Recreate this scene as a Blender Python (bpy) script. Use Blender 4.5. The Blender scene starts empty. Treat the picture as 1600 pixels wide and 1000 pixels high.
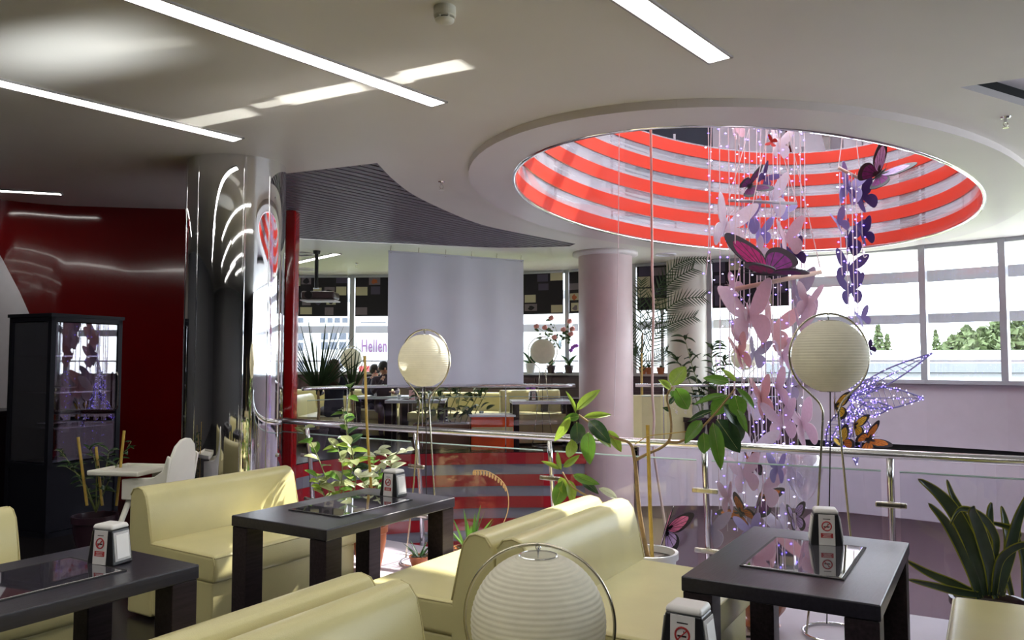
import bpy, math, random
from mathutils import Vector, Matrix
from mathutils.geometry import tessellate_polygon
R = math.radians
sc = bpy.context.scene
COL = sc.collection
random.seed(7)

# ------------------------------------------------------------------ camera
F = 1220.0; YH = 565.0; EYE = 1.55
PITCH = math.atan((YH - 500.0) / F)
cd = bpy.data.cameras.new('camera'); cam = bpy.data.objects.new('camera', cd); COL.objects.link(cam)
cam.location = (0, 0, EYE); cam.rotation_euler = (math.pi / 2 + PITCH, 0, 0)
cd.sensor_width = 36.0; cd.lens = 36.0 * F / 1600.0; cd.clip_start = 0.05; cd.clip_end = 400
sc.camera = cam

# ------------------------------------------------------------------ world, sun, exposure
w = bpy.data.worlds.new('world'); sc.world = w; w.use_nodes = True
bgn = w.node_tree.nodes['Background']; bgn.inputs[0].default_value = (0.90, 0.95, 1.0, 1); bgn.inputs[1].default_value = 9.5
SUN = Vector((2.65, 2.35, 4.0)).normalized()
sl = bpy.data.lights.new('sun', 'SUN'); sl.energy = 14.0; sl.angle = R(0.6); sl.color = (1.0, 0.95, 0.85)
so = bpy.data.objects.new('sun', sl); COL.objects.link(so); so.rotation_euler = SUN.to_track_quat('Z', 'Y').to_euler(); so.location = SUN * 30
sc.view_settings.view_transform = 'Standard'; sc.view_settings.look = 'None'
sc.view_settings.exposure = 0.0; sc.view_settings.gamma = 1.0; sc.view_settings.use_curve_mapping = False
sc.cycles.caustics_reflective = False; sc.cycles.caustics_refractive = False
sc.cycles.max_bounces = 8; sc.cycles.diffuse_bounces = 4; sc.cycles.transparent_max_bounces = 24
sc.cycles.sample_clamp_indirect = 6.0

# ------------------------------------------------------------------ helpers
def ray(px, py):
    x = (px - 800) / F; v = (500 - py) / F
    return Vector((x, math.cos(PITCH) - v * math.sin(PITCH), math.sin(PITCH) + v * math.cos(PITCH)))
def at(px, py, y):
    d = ray(px, py); return d * (y / d.y) + Vector((0, 0, EYE))
def atz(px, py, z):
    d = ray(px, py); return d * ((z - EYE) / d.z) + Vector((0, 0, EYE))
def V(*a): return Vector(a)

MATS = {}
def mat(name, col, rough=0.5, metal=0.0, spec=0.5, bump=0.0, bscale=60.0, var=0.0, vscale=6.0, emit=None, estr=0.0, coat=0.0, stretch=None, detail=3.0):
    if name in MATS: return MATS[name]
    m = bpy.data.materials.new(name); m.use_nodes = True; nt = m.node_tree; N = nt.nodes; L = nt.links
    b = N['Principled BSDF']
    b.inputs['Base Color'].default_value = (*col, 1); b.inputs['Roughness'].default_value = rough; b.inputs['Metallic'].default_value = metal
    b.inputs['Specular IOR Level'].default_value = spec; b.inputs['Coat Weight'].default_value = coat
    tc = N.new('ShaderNodeTexCoord'); src = tc.outputs['Object']
    if stretch:
        mp = N.new('ShaderNodeMapping'); mp.inputs['Scale'].default_value = stretch; L.new(src, mp.inputs[0]); src = mp.outputs[0]
    nz = N.new('ShaderNodeTexNoise'); nz.inputs['Scale'].default_value = vscale; nz.inputs['Detail'].default_value = detail; L.new(src, nz.inputs['Vector'])
    rp = N.new('ShaderNodeMapRange'); L.new(nz.outputs[0], rp.inputs[0])
    v = max(var, 0.03)
    rp.inputs[1].default_value = 0.25; rp.inputs[2].default_value = 0.75; rp.inputs[3].default_value = 1 - v; rp.inputs[4].default_value = 1 + v
    mx = N.new('ShaderNodeMix'); mx.data_type = 'RGBA'; mx.blend_type = 'MULTIPLY'; mx.inputs[0].default_value = 1.0
    mx.inputs[6].default_value = (*col, 1); L.new(rp.outputs[0], mx.inputs[7]); L.new(mx.outputs[2], b.inputs['Base Color'])
    if bump > 0:
        n2 = N.new('ShaderNodeTexNoise'); n2.inputs['Scale'].default_value = bscale; n2.inputs['Detail'].default_value = 4; L.new(src, n2.inputs['Vector'])
        bp = N.new('ShaderNodeBump'); bp.inputs['Strength'].default_value = bump; bp.inputs['Distance'].default_value = 0.01
        L.new(n2.outputs[0], bp.inputs['Height']); L.new(bp.outputs[0], b.inputs['Normal'])
    if emit:
        b.inputs['Emission Color'].default_value = (*emit, 1); b.inputs['Emission Strength'].default_value = estr
    MATS[name] = m; return m
def glass(name, tint, refl=1.0, haze=0.0, hcol=(0.8, 0.8, 0.85), ior=1.45, rough=0.0):
    if name in MATS: return MATS[name]
    m = bpy.data.materials.new(name); m.use_nodes = True; nt = m.node_tree; N = nt.nodes; L = nt.links
    N.remove(N['Principled BSDF']); out = N['Material Output']
    t = N.new('ShaderNodeBsdfTransparent'); t.inputs[0].default_value = (*tint, 1)
    g = N.new('ShaderNodeBsdfGlossy'); g.inputs['Roughness'].default_value = rough; g.inputs[0].default_value = (1, 1, 1, 1)
    lw_ = N.new('ShaderNodeLayerWeight'); lw_.inputs[0].default_value = 0.5      # Schlick reflectance, the same from both faces of a thin pane
    pw_ = N.new('ShaderNodeMath'); pw_.operation = 'POWER'; L.new(lw_.outputs['Facing'], pw_.inputs[0]); pw_.inputs[1].default_value = 5.0
    fr = N.new('ShaderNodeMath'); fr.operation = 'MULTIPLY_ADD'; L.new(pw_.outputs[0], fr.inputs[0]); fr.inputs[1].default_value = 0.96; fr.inputs[2].default_value = 0.04
    ml = N.new('ShaderNodeMath'); ml.operation = 'MULTIPLY'; ml.use_clamp = True; L.new(fr.outputs[0], ml.inputs[0]); ml.inputs[1].default_value = refl
    last = t.outputs[0]
    if haze > 0:
        d = N.new('ShaderNodeBsdfDiffuse'); d.inputs[0].default_value = (*hcol, 1)
        nz = N.new('ShaderNodeTexNoise'); nz.inputs['Scale'].default_value = 4.0
        hm = N.new('ShaderNodeMath'); hm.operation = 'MULTIPLY'; L.new(nz.outputs[0], hm.inputs[0]); hm.inputs[1].default_value = haze * 2
        mh = N.new('ShaderNodeMixShader'); L.new(hm.outputs[0], mh.inputs[0]); L.new(last, mh.inputs[1]); L.new(d.outputs[0], mh.inputs[2]); last = mh.outputs[0]
    ms = N.new('ShaderNodeMixShader'); L.new(ml.outputs[0], ms.inputs[0]); L.new(last, ms.inputs[1]); L.new(g.outputs[0], ms.inputs[2])
    L.new(ms.outputs[0], out.inputs[0]); MATS[name] = m; return m
def translucent(name, col, tr=0.5, rough=0.6, var=0.04, vscale=20.0, spec=0.2):
    if name in MATS: return MATS[name]
    m = mat(name, col, rough, var=var, vscale=vscale, spec=spec); nt = m.node_tree; N = nt.nodes; L = nt.links
    b = N['Principled BSDF']; out = N['Material Output']
    t = N.new('ShaderNodeBsdfTranslucent'); L.new(b.inputs['Base Color'].links[0].from_socket, t.inputs[0])
    ms = N.new('ShaderNodeMixShader'); ms.inputs[0].default_value = tr; L.new(b.outputs[0], ms.inputs[1]); L.new(t.outputs[0], ms.inputs[2]); L.new(ms.outputs[0], out.inputs[0])
    return m

class MB:
    def __init__(s): s.v = []; s.f = []; s.m = []; s.cur = 0
    def add(s, vs, fs):
        o = len(s.v); s.v += [tuple(p) for p in vs]; s.f += [tuple(i + o for i in f) for f in fs]; s.m += [s.cur] * len(fs); return s
    def box(s, c, d, M=None):
        x, y, z = d[0] / 2, d[1] / 2, d[2] / 2
        vs = [V(a * x, b * y, e * z) for e in (-1, 1) for b in (-1, 1) for a in (-1, 1)]
        vs = [(M @ p if M else p) + Vector(c) for p in vs]
        return s.add(vs, [(0, 2, 3, 1), (4, 5, 7, 6), (0, 1, 5, 4), (2, 6, 7, 3), (0, 4, 6, 2), (1, 3, 7, 5)])
    def bar(s, a, b, wd, ht, up=(0, 0, 1)):
        a = Vector(a); b = Vector(b); d = (b - a); l = d.length; d.normalize(); u = Vector(up); r = d.cross(u)
        if r.length < 1e-4: r = d.cross(V(0, 1, 0))
        r.normalize(); u = r.cross(d)
        vs = [p + r * i * wd / 2 + u * j * ht / 2 for p in (a, b) for j in (-1, 1) for i in (-1, 1)]
        return s.add(vs, [(0, 1, 3, 2), (4, 6, 7, 5), (0, 4, 5, 1), (2, 3, 7, 6), (0, 2, 6, 4), (1, 5, 7, 3)])
    def tube(s, pts, r, n=8, closed=False, cap=True):
        pts = [Vector(p) for p in pts]; k = len(pts); rr = r if isinstance(r, (list, tuple)) else [r] * k
        o = len(s.v); prev = None; fs = []
        for i, p in enumerate(pts):
            if closed: t = pts[(i + 1) % k] - pts[i - 1]
            else: t = pts[min(i + 1, k - 1)] - pts[max(i - 1, 0)]
            if t.length < 1e-9: t = V(0, 0, 1)
            t.normalize()
            if prev is None:
                prev = t.cross(V(0, 0, 1))
                if prev.length < 1e-3: prev = t.cross(V(1, 0, 0))
            prev = (prev - t * prev.dot(t)); prev.normalize(); q = t.cross(prev)
            for j in range(n):
                a = 2 * math.pi * j / n; s.v.append(tuple(p + (prev * math.cos(a) + q * math.sin(a)) * rr[i]))
        for i in range(k if closed else k - 1):
            for j in range(n):
                a = o + i * n + j; b = o + i * n + (j + 1) % n; c = o + ((i + 1) % k) * n + (j + 1) % n; d = o + ((i + 1) % k) * n + j
                fs.append((a, b, c, d))
        if cap and not closed:
            fs.append(tuple(o + j for j in range(n))[::-1]); fs.append(tuple(o + (k - 1) * n + j for j in range(n)))
        s.f += fs; s.m += [s.cur] * len(fs); return s
    def lathe(s, prof, n=24, c=(0, 0, 0), cap=True):
        o = len(s.v); c = Vector(c); fs = []
        for r, z in prof:
            for j in range(n):
                a = 2 * math.pi * j / n; s.v.append((c.x + r * math.cos(a), c.y + r * math.sin(a), c.z + z))
        k = len(prof)
        for i in range(k - 1):
            for j in range(n): fs.append((o + i * n + j, o + i * n + (j + 1) % n, o + (i + 1) * n + (j + 1) % n, o + (i + 1) * n + j))
        if cap:
            fs.append(tuple(o + j for j in range(n))[::-1]); fs.append(tuple(o + (k - 1) * n + j for j in range(n)))
        s.f += fs; s.m += [s.cur] * len(fs); return s
    def prism(s, poly, z0, z1):
        n = len(poly); vs = [(p[0], p[1], z0) for p in poly] + [(p[0], p[1], z1) for p in poly]
        fs = [(i, (i + 1) % n, n + (i + 1) % n, n + i) for i in range(n)] + [tuple(range(n))[::-1], tuple(range(n, 2 * n))]
        return s.add(vs, fs)
    def ext(s, prof, a, b, axis='y'):     # prof in (x,z) extruded along y
        n = len(prof); vs = [(p[0], a, p[1]) for p in prof] + [(p[0], b, p[1]) for p in prof]
        return s.add(vs, [(i, n + i, n + (i + 1) % n, (i + 1) % n) for i in range(n)] + [tuple(range(n)), tuple(range(n, 2 * n))[::-1]])
    def fill(s, loops, z, flip=False):
        L = [[V(p[0], p[1], 0) for p in lp] for lp in loops]; flat = [p for lp in L for p in lp]
        tr = tessellate_polygon(L); out = []
        for t in tr:
            a, b, c = (flat[i] for i in t); up = (b - a).cross(c - a).z > 0
            out.append(tuple(t) if up != flip else tuple(t)[::-1])
        return s.add([(p.x, p.y, z) for p in flat], out)
    def strip(s, pts, z0, z1, closed=False):
        n = len(pts); vs = [(p[0], p[1], z0) for p in pts] + [(p[0], p[1], z1) for p in pts]
        return s.add(vs, [(i, (i + 1) % n, n + (i + 1) % n, n + i) for i in range(n if closed else n - 1)])
    def wall(s, pts, z0, z1, th, closed=False):   # band of thickness th (offset to the left of the path)
        n = len(pts); P = [V(p[0], p[1], 0) for p in pts]; Q = []
        for i in range(n):
            a = P[i - 1] if (closed or i > 0) else P[i]; b = P[(i + 1) % n] if (closed or i < n - 1) else P[i]
            t = (b - a).normalized(); Q.append(P[i] + V(-t.y, t.x, 0) * th)
        vs = [(p.x, p.y, z) for z in (z0, z1) for p in P] + [(p.x, p.y, z) for z in (z0, z1) for p in Q]; fs = []
        for i in range(n if closed else n - 1):
            j = (i + 1) % n
            fs += [(i, j, n + j, n + i), (2 * n + j, 2 * n + i, 3 * n + i, 3 * n + j), (n + i, n + j, 3 * n + j, 3 * n + i), (j, i, 2 * n + i, 2 * n + j)]
        if not closed:
            fs += [(0, n, 3 * n, 2 * n), (n - 1, 3 * n - 1, 4 * n - 1, 2 * n - 1)]
        return s.add(vs, fs)
    def ball(s, c, r, n=10, sq=(1, 1, 1)):
        prof = []; c = Vector(c); o = len(s.v); k = max(4, n // 2 + 1); fs = []
        for i in range(k + 1):
            t = math.pi * i / k
            for j in range(n):
                a = 2 * math.pi * j / n
                s.v.append((c.x + r * sq[0] * math.sin(t) * math.cos(a), c.y + r * sq[1] * math.sin(t) * math.sin(a), c.z + r * sq[2] * math.cos(t)))
        for i in range(k):
            for j in range(n): fs.append((o + (i + 1) * n + j, o + (i + 1) * n + (j + 1) % n, o + i * n + (j + 1) % n, o + i * n + j))
        s.f += fs; s.m += [s.cur] * len(fs); return s
    def mesh(s, name, mats, smooth=False):
        me = bpy.data.meshes.new(name); me.from_pydata(s.v, [], s.f)
        for m in (mats if isinstance(mats, (list, tuple)) else [mats]): me.materials.append(m)
        for p, mi in zip(me.polygons, s.m): p.material_index = mi; p.use_smooth = smooth
        me.update(); return me
    def build(s, name, mats, parent=None, loc=(0, 0, 0), rot=(0, 0, 0), smooth=False, bevel=0, seg=2):
        o = link(name, s.mesh(name, mats, smooth), parent, loc, rot)
        if bevel: bev(o, bevel, seg)
        return o
def link(name, me, parent=None, loc=(0, 0, 0), rot=(0, 0, 0), scale=None):
    o = bpy.data.objects.new(name, me); COL.objects.link(o); o.parent = parent; o.location = loc; o.rotation_euler = rot
    if scale: o.scale = scale
    return o
def bev(o, wd, seg=2):
    b = o.modifiers.new('bevel', 'BEVEL'); b.width = wd; b.segments = seg; b.limit_method = 'ANGLE'; b.angle_limit = R(35); b.harden_normals = False
    for p in o.data.polygons: p.use_smooth = True
    e = o.modifiers.new('wn', 'WEIGHTED_NORMAL'); e.keep_sharp = True
    return o
def smooth_by_angle(me, deg=35):
    for p in me.polygons: p.use_smooth = True
    me.set_sharp_from_angle(angle=R(deg))
def thing(name, label, cat, loc=(0, 0, 0), rz=0, group=None):
    return tag(link(name, None, None, loc, (0, 0, rz)), label, cat, group)
def tag(o, label, cat, group=None, kind=None):
    o['label'] = label; o['category'] = cat
    if group: o['group'] = group
    if kind: o['kind'] = kind
    return o
def struct(o, label=None):
    o['kind'] = 'structure'
    if label: o['label'] = label
    return o
def kids(o): return [c for c in COL.objects if c.parent == o]
def copy_tree(o, parent=None):
    c = o.copy(); COL.objects.link(c); c.parent = parent
    for ch in kids(o): copy_tree(ch, c)
    return c
def catmull(pts, n=8, closed=False):
    P = [Vector(p) for p in pts]; k = len(P); out = []
    for i in range(k if closed else k - 1):
        g = lambda j: P[j % k] if closed else P[max(0, min(k - 1, j))]
        a, b, c, d = g(i - 1), g(i), g(i + 1), g(i + 2)
        for s in range(n):
            t = s / n
            out.append(0.5 * ((2 * b) + (c - a) * t + (2 * a - 5 * b + 4 * c - d) * t * t + (3 * b - a - 3 * c + d) * t ** 3))
    if not closed: out.append(P[-1])
    return out

# ------------------------------------------------------------------ materials
M = {}
M['plaster'] = mat('ceiling_plaster', (0.86, 0.835, 0.765), 0.42, spec=0.35, var=0.03, vscale=1.2)
M['soffit'] = mat('ring_plaster', (0.80, 0.74, 0.72), 0.35, spec=0.4, var=0.03, vscale=1.2)
M['backceil'] = mat('back_ceiling_plaster', (0.86, 0.85, 0.80), 0.6)
M['slat'] = mat('slat_purple_grey', (0.15, 0.12, 0.15), 0.45)
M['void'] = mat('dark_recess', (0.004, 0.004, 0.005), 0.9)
M['chrome'] = mat('polished_chrome', (0.86, 0.86, 0.87), 0.035, 1.0)
M['steel'] = mat('brushed_steel', (0.75, 0.75, 0.76), 0.18, 1.0)
M['brass'] = mat('warm_steel', (0.62, 0.58, 0.46), 0.22, 1.0)
M['redwall'] = mat('dark_red_lacquer', (0.12, 0.002, 0.003), 0.10, spec=0.5, coat=0.3)
M['red'] = mat('red_band', (0.60, 0.055, 0.034), 0.14, spec=0.5, var=0.05, vscale=1.5)
M['mirrorband'] = glass('band_glass', (0.85, 0.85, 0.88), 1.8, 0.30, (0.7, 0.7, 0.75))
M['white'] = mat('white_paint', (0.82, 0.79, 0.84), 0.5)
M['lilacwall'] = mat('lilac_white_paint', (0.52, 0.46, 0.52), 0.5)
M['lower'] = mat('lower_plum_wall', (0.50, 0.38, 0.43), 0.5)
M['fascia'] = mat('slab_edge_paint', (0.60, 0.545, 0.62), 0.5)
M['lowfloor'] = mat('lower_floor', (0.55, 0.47, 0.53), 0.25)
M['floor'] = mat('dark_floor', (0.014, 0.011, 0.012), 0.25, var=0.2, vscale=3)
M['dark'] = mat('dark_wall', (0.085, 0.077, 0.075), 0.5)
M['tile'] = mat('brown_tile', (0.075, 0.045, 0.055), 0.35, var=0.15, vscale=4)
M['alu'] = mat('pale_aluminium', (0.42, 0.43, 0.46), 0.35, 0.2)
M['leather'] = mat('cream_leather', (0.60, 0.545, 0.275), 0.33, spec=0.45, bump=0.10, bscale=220, var=0.05, vscale=5)
M['piping'] = mat('cream_piping', (0.50, 0.44, 0.21), 0.4)
M['wood'] = mat('wenge_wood', (0.026, 0.019, 0.023), 0.34, spec=0.12, var=0.35, vscale=5, stretch=(14, 1.2, 14), bump=0.08, bscale=12)
M['woodtop'] = mat('wenge_tabletop', (0.020, 0.018, 0.027), 0.30, spec=0.42, var=0.3, vscale=5, stretch=(14, 1.2, 14), bump=0.08, bscale=12)
M['black'] = mat('black_plastic', (0.012, 0.012, 0.014), 0.3)
M['blackm'] = mat('black_metal', (0.008, 0.008, 0.013), 0.45, spec=0.15)
M['paper'] = translucent('lantern_paper', (0.86, 0.83, 0.70), 0.35)
M['hw'] = mat('high_chair_white', (0.84, 0.82, 0.72), 0.4)
M['napkin'] = mat('napkin_white', (0.88, 0.86, 0.84), 0.8)
M['grey'] = mat('plate_grey', (0.50, 0.48, 0.47), 0.35)
M['platew'] = mat('sign_white', (0.72, 0.70, 0.68), 0.4)
M['signred'] = mat('sign_red', (0.42, 0.03, 0.03), 0.5)
M['ink'] = mat('ink_black', (0.015, 0.012, 0.012), 0.6)
M['terra'] = mat('terracotta', (0.42, 0.13, 0.05), 0.3, var=0.2, vscale=14)
M['soil'] = mat('soil', (0.03, 0.02, 0.015), 0.9, bump=0.5, bscale=60)
M['bamboo'] = mat('bamboo', (0.50, 0.33, 0.06), 0.4, var=0.2, vscale=20)
M['bark'] = mat('bark', (0.30, 0.20, 0.09), 0.7, var=0.2, vscale=40, bump=0.3, bscale=90)
M['stemg'] = mat('green_stem', (0.17, 0.20, 0.06), 0.5)
M['leaf'] = translucent('ficus_leaf', (0.10, 0.22, 0.028), 0.30, 0.30, 0.15, 8, 0.5)
M['leafy'] = translucent('ficus_leaf_pale', (0.26, 0.38, 0.05), 0.40, 0.32, 0.15, 8, 0.5)
M['leafd'] = translucent('dark_leaf', (0.025, 0.060, 0.022), 0.15, 0.25, 0.2, 8, 0.5)
M['leafv'] = translucent('variegated_leaf', (0.32, 0.36, 0.17), 0.3, 0.3, 0.35, 18, 0.5)
M['leafw'] = translucent('pale_leaf', (0.62, 0.66, 0.48), 0.3, 0.3, 0.15, 18, 0.5)
M['farleaf'] = translucent('far_leaf', (0.035, 0.06, 0.025), 0.2, 0.5, 0.3, 8)
M['snake'] = mat('snake_leaf', (0.022, 0.040, 0.022), 0.35, var=0.4, vscale=14)
M['snakeedge'] = mat('snake_leaf_edge', (0.36, 0.36, 0.04), 0.4)
M['glassb'] = glass('balustrade_glass', (0.92, 0.92, 0.95), 0.9, 0.006, (0.75, 0.7, 0.8))
M['glassf'] = glass('far_balustrade_glass', (0.95, 0.95, 0.97), 0.6)
M['glassw'] = glass('window_glass', (0.96, 0.98, 1.0), 0.6)
M['glasse'] = mat('glass_edge', (0.45, 0.60, 0.58), 0.15, spec=0.8)
M['tableglass'] = mat('table_glass', (0.055, 0.05, 0.065), 0.02, spec=1.0, coat=1.0)
M['tableglass'].node_tree.nodes['Principled BSDF'].inputs['IOR'].default_value = 2.2
M['cabglass'] = glass('cabinet_glass', (0.62, 0.60, 0.66), 3.0)
M['vinyl'] = translucent('screen_vinyl', (0.78, 0.78, 0.84), 0.45, 0.28, 0.03, 2, 0.5)
M['lamp'] = mat('lamp_diffuser', (1, 1, 1), 0.4, emit=(1, 0.97, 0.92), estr=14.0)
M['ledA'] = mat('led_violet', (0.2, 0.15, 0.9), 0.4, emit=(0.22, 0.15, 1.0), estr=5.0)
M['ledB'] = mat('led_white', (0.7, 0.7, 1.0), 0.4, emit=(0.62, 0.55, 1.0), estr=4.0)
M['ledA'].cycles.emission_sampling = 'NONE'; M['ledB'].cycles.emission_sampling = 'NONE'
M['wire'] = mat('white_wire', (0.80, 0.72, 0.74), 0.5)
M['rope'] = mat('pink_rope', (0.66, 0.50, 0.48), 0.7)
M['pinewood'] = mat('pale_rod_wood', (0.62, 0.45, 0.36), 0.5)
M['bw'] = translucent('butterfly_white', (0.90, 0.87, 0.93), 0.35)
M['bp'] = translucent('butterfly_pink', (0.82, 0.67, 0.75), 0.35)
M['bs'] = translucent('butterfly_salmon', (0.82, 0.58, 0.57), 0.35)
M['bl'] = translucent('butterfly_lilac', (0.46, 0.41, 0.70), 0.3)
M['bd'] = translucent('butterfly_purple', (0.12, 0.08, 0.25), 0.2)
M['bg'] = translucent('butterfly_grey', (0.56, 0.52, 0.62), 0.35)
M['br'] = mat('butterfly_red', (0.60, 0.04, 0.03), 0.5)
M['by'] = mat('butterfly_yellow', (0.70, 0.58, 0.10), 0.6)
M['mdark'] = mat('monarch_black', (0.012, 0.008, 0.014), 0.5)
M['mmag'] = mat('monarch_magenta', (0.30, 0.02, 0.12), 0.6, spec=0.15, var=0.3, vscale=12)
M['mpur'] = mat('monarch_plum', (0.16, 0.03, 0.15), 0.6, spec=0.15, var=0.3, vscale=12)
M['mpink'] = mat('monarch_pink', (0.75, 0.22, 0.42), 0.6, spec=0.15, var=0.2, vscale=12)
M['mlil'] = mat('monarch_lilac', (0.55, 0.42, 0.72), 0.6, spec=0.15, var=0.2, vscale=12)
M['mora'] = mat('monarch_orange', (0.55, 0.17, 0.03), 0.6, spec=0.15, var=0.3, vscale=12)
M['myel'] = mat('monarch_yellow', (0.66, 0.42, 0.05), 0.6, spec=0.15, var=0.3, vscale=12)
M['cream'] = mat('print_cream', (0.46, 0.42, 0.28), 0.8)
M['pblk'] = mat('print_black', (0.008, 0.006, 0.010), 0.8)
M['pvio'] = mat('print_violet_grey', (0.062, 0.050, 0.085), 0.8)
M['pgry'] = mat('print_grey', (0.16, 0.13, 0.15), 0.8)
M['pora'] = mat('print_orange', (0.35, 0.09, 0.03), 0.8)
M['facade'] = mat('facade_white', (0.42, 0.43, 0.45), 0.7)
M['facwin'] = mat('facade_window', (0.036, 0.046, 0.066), 0.4)
M['hellen'] = mat('violet_letters', (0.075, 0.018, 0.085), 0.6)
M['extroof'] = mat('station_roof', (0.14, 0.15, 0.165), 0.6)
M['extfin'] = mat('facade_fin', (0.60, 0.60, 0.62), 0.5)
M['ground'] = mat('outside_ground', (0.14, 0.17, 0.07), 0.9, var=0.3, vscale=0.2)
M['tree'] = mat('tree_foliage', (0.085, 0.115, 0.045), 0.9, var=0.4, vscale=0.7)
M['orange'] = mat('orange_reflection', (0.75, 0.09, 0.02), 0.2, var=0.25, vscale=3)
M['skin'] = mat('skin', (0.42, 0.22, 0.15), 0.5)
M['jacket'] = mat('dark_navy_cloth', (0.018, 0.018, 0.035), 0.8)
M['jacket2'] = mat('plum_cloth', (0.045, 0.025, 0.04), 0.8)
M['hair'] = mat('dark_hair', (0.012, 0.008, 0.007), 0.45)
M['hair2'] = mat('brown_hair', (0.07, 0.032, 0.014), 0.45)
M['cup'] = mat('tableware_white', (0.78, 0.80, 0.84), 0.2)
M['drink'] = glass('drinking_glass', (0.85, 0.9, 0.95), 3.0)
M['balloon'] = glass('clear_balloon', (0.90, 0.88, 0.93), 2.5, 0.18, (0.8, 0.76, 0.82))
M['rose'] = mat('rose_petal', (0.50, 0.20, 0.18), 0.7)
M['orchid'] = mat('orchid_petal', (0.28, 0.07, 0.42), 0.6)
M['potd'] = mat('dark_pot', (0.03, 0.012, 0.02), 0.3)
M['potw'] = mat('pale_pot', (0.62, 0.63, 0.66), 0.3)
M['flame'] = mat('aloe_flower', (0.72, 0.46, 0.22), 0.6)

# ------------------------------------------------------------------ setting: plan
CEIL = 3.3
EC = V(2.83, 8.74, 0); EA = V(0.608, 0.794, 0); EB = V(0.794, -0.608, 0); RA, RB = 3.72, 2.13
def ell(k=1.0, n=96, da=0, db=0):
    return [EC + EA * ((RA * k + da) * math.cos(2 * math.pi * i / n)) - EB * ((RB * k + db) * math.sin(2 * math.pi * i / n)) for i in range(n)]
WN = [(-7, 15.8), (-5.3, 15.8), (-3.22, 15.75), (-1.03, 15.6), (1.08, 14.85), (2.2, 13.98), (3.4, 13.4), (4.62, 12.72), (6.17, 11.68), (6.95, 11.0), (8.2, 9.6), (9.2, 7.8), (9.8, 5.4), (10, 3), (10, 0)]  # last bay, behind the view, is added to brighten ceiling and seating
ROOM = [(-9, -6), (10, -6)] + WN[::-1] + [(-9, 15.8)]
near_rail = catmull([(-2.62, 8.95, 0), (-2.60, 8.15, 0), (-2.26, 7.44, 0), (-0.83, 6.40, 0), (0, 5.90, 0), (0.87, 5.39, 0), (1.62, 5.00, 0), (2.26, 4.66, 0), (2.82, 4.36, 0), (4.5, 3.55, 0), (6.3, 3.15, 0)], 6)
far_edge = catmull([(1.0, 12.25, 0), (-0.5, 12.2, 0), (-2.0, 11.85, 0), (-2.85, 11.0, 0), (-3.0, 10.0, 0), (-2.62, 9.0, 0)], 6)
right_edge = catmull([(8.4, 4.4, 0), (8.4, 7.2, 0), (7.0, 10.2, 0), (6.0, 11.2, 0), (4.5, 12.2, 0), (3.0, 12.45, 0), (2.0, 12.4, 0)], 5)
VOID = near_rail[:-1] + right_edge + far_edge[:-1]
SLATP = catmull([(-1.19, 6.81, 0), (-1.13, 7.55, 0), (-0.97, 8.37, 0), (-0.48, 9.73, 0), (0.0, 10.45, 0), (0.95, 11.54, 0)], 4) + \
    catmull([(0.88, 11.8, 0), (-0.2, 11.94, 0), (-1.34, 11.61, 0), (-2.25, 11.36, 0), (-3.11, 11.0, 0), (-4.0, 10.4, 0)], 4) + [V(-4.0, 9.12, 0), V(-2.6, 9.12, 0), V(-2.55, 7.38, 0)]
TRI = [V(2.86, 4.90, 0), V(5.0, 3.76, 0), V(5.6, 6.46, 0)]

mb = MB(); mb.fill([ROOM, [tuple(p) for p in VOID][::-1]], 0.0)
fl = struct(mb.build('floor', M['floor']), 'dark polished floor around the atrium void')
# raised pale planter strip along the railing
inner = [p + V(-0.03, -0.06, 0) for p in near_rail[12:-4]]
outer = []
for i, p in enumerate(inner):
    a = inner[max(0, i - 1)]; b = inner[min(len(inner) - 1, i + 1)]; t = (b - a).normalized(); outer.append(p + V(t.y, -t.x, 0) * 0.86)
mb = MB(); mb.prism(inner + outer[::-1], 0.0, 0.10); mb.build('trim_1', M['lilacwall']); struct(COL.objects['trim_1'], 'pale raised ledge along the glass railing')
# ceiling
ring_out = ell(1.0, 96, 0.42, 0.42)
mb = MB(); mb.fill([ROOM, ring_out, SLATP, TRI], CEIL, flip=True)
ceil = struct(mb.build('ceiling', M['plaster']), 'beige white plaster ceiling with round opening')
mb = MB(); mb.wall(SLATP, CEIL + 0.001, CEIL + 0.14, 0.015, True); mb.build('recess_edge', M['slat'], ceil)
xs = [p.x for p in SLATP]; ys = [p.y for p in SLATP]
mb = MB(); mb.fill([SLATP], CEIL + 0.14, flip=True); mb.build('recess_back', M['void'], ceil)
# slats: straight lamellas clipped to the recess outline
sd = V(1.26, 1.51, 0).normalized(); sn = V(-sd.y, sd.x, 0)
offs = [p.dot(sn) for p in SLATP]; o = min(offs) + 0.04
while o < max(offs):
    hit = []
    for i in range(len(SLATP)):
        a = SLATP[i]; b = SLATP[(i + 1) % len(SLATP)]; da = a.dot(sn) - o; db = b.dot(sn) - o
        if da * db < 0: hit.append((a + (b - a) * (da / (da - db))).dot(sd))
    hit.sort()
    for a, b in zip(hit[::2], hit[1::2]):
        if b - a > 0.05:
            mb = MB(); mb.bar(sd * a + sn * o + V(0, 0, CEIL + .012), sd * b + sn * o + V(0, 0, CEIL + .012), 0.066, 0.012); mb.build('slat', M['slat'], ceil)
    o += 0.115
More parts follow.
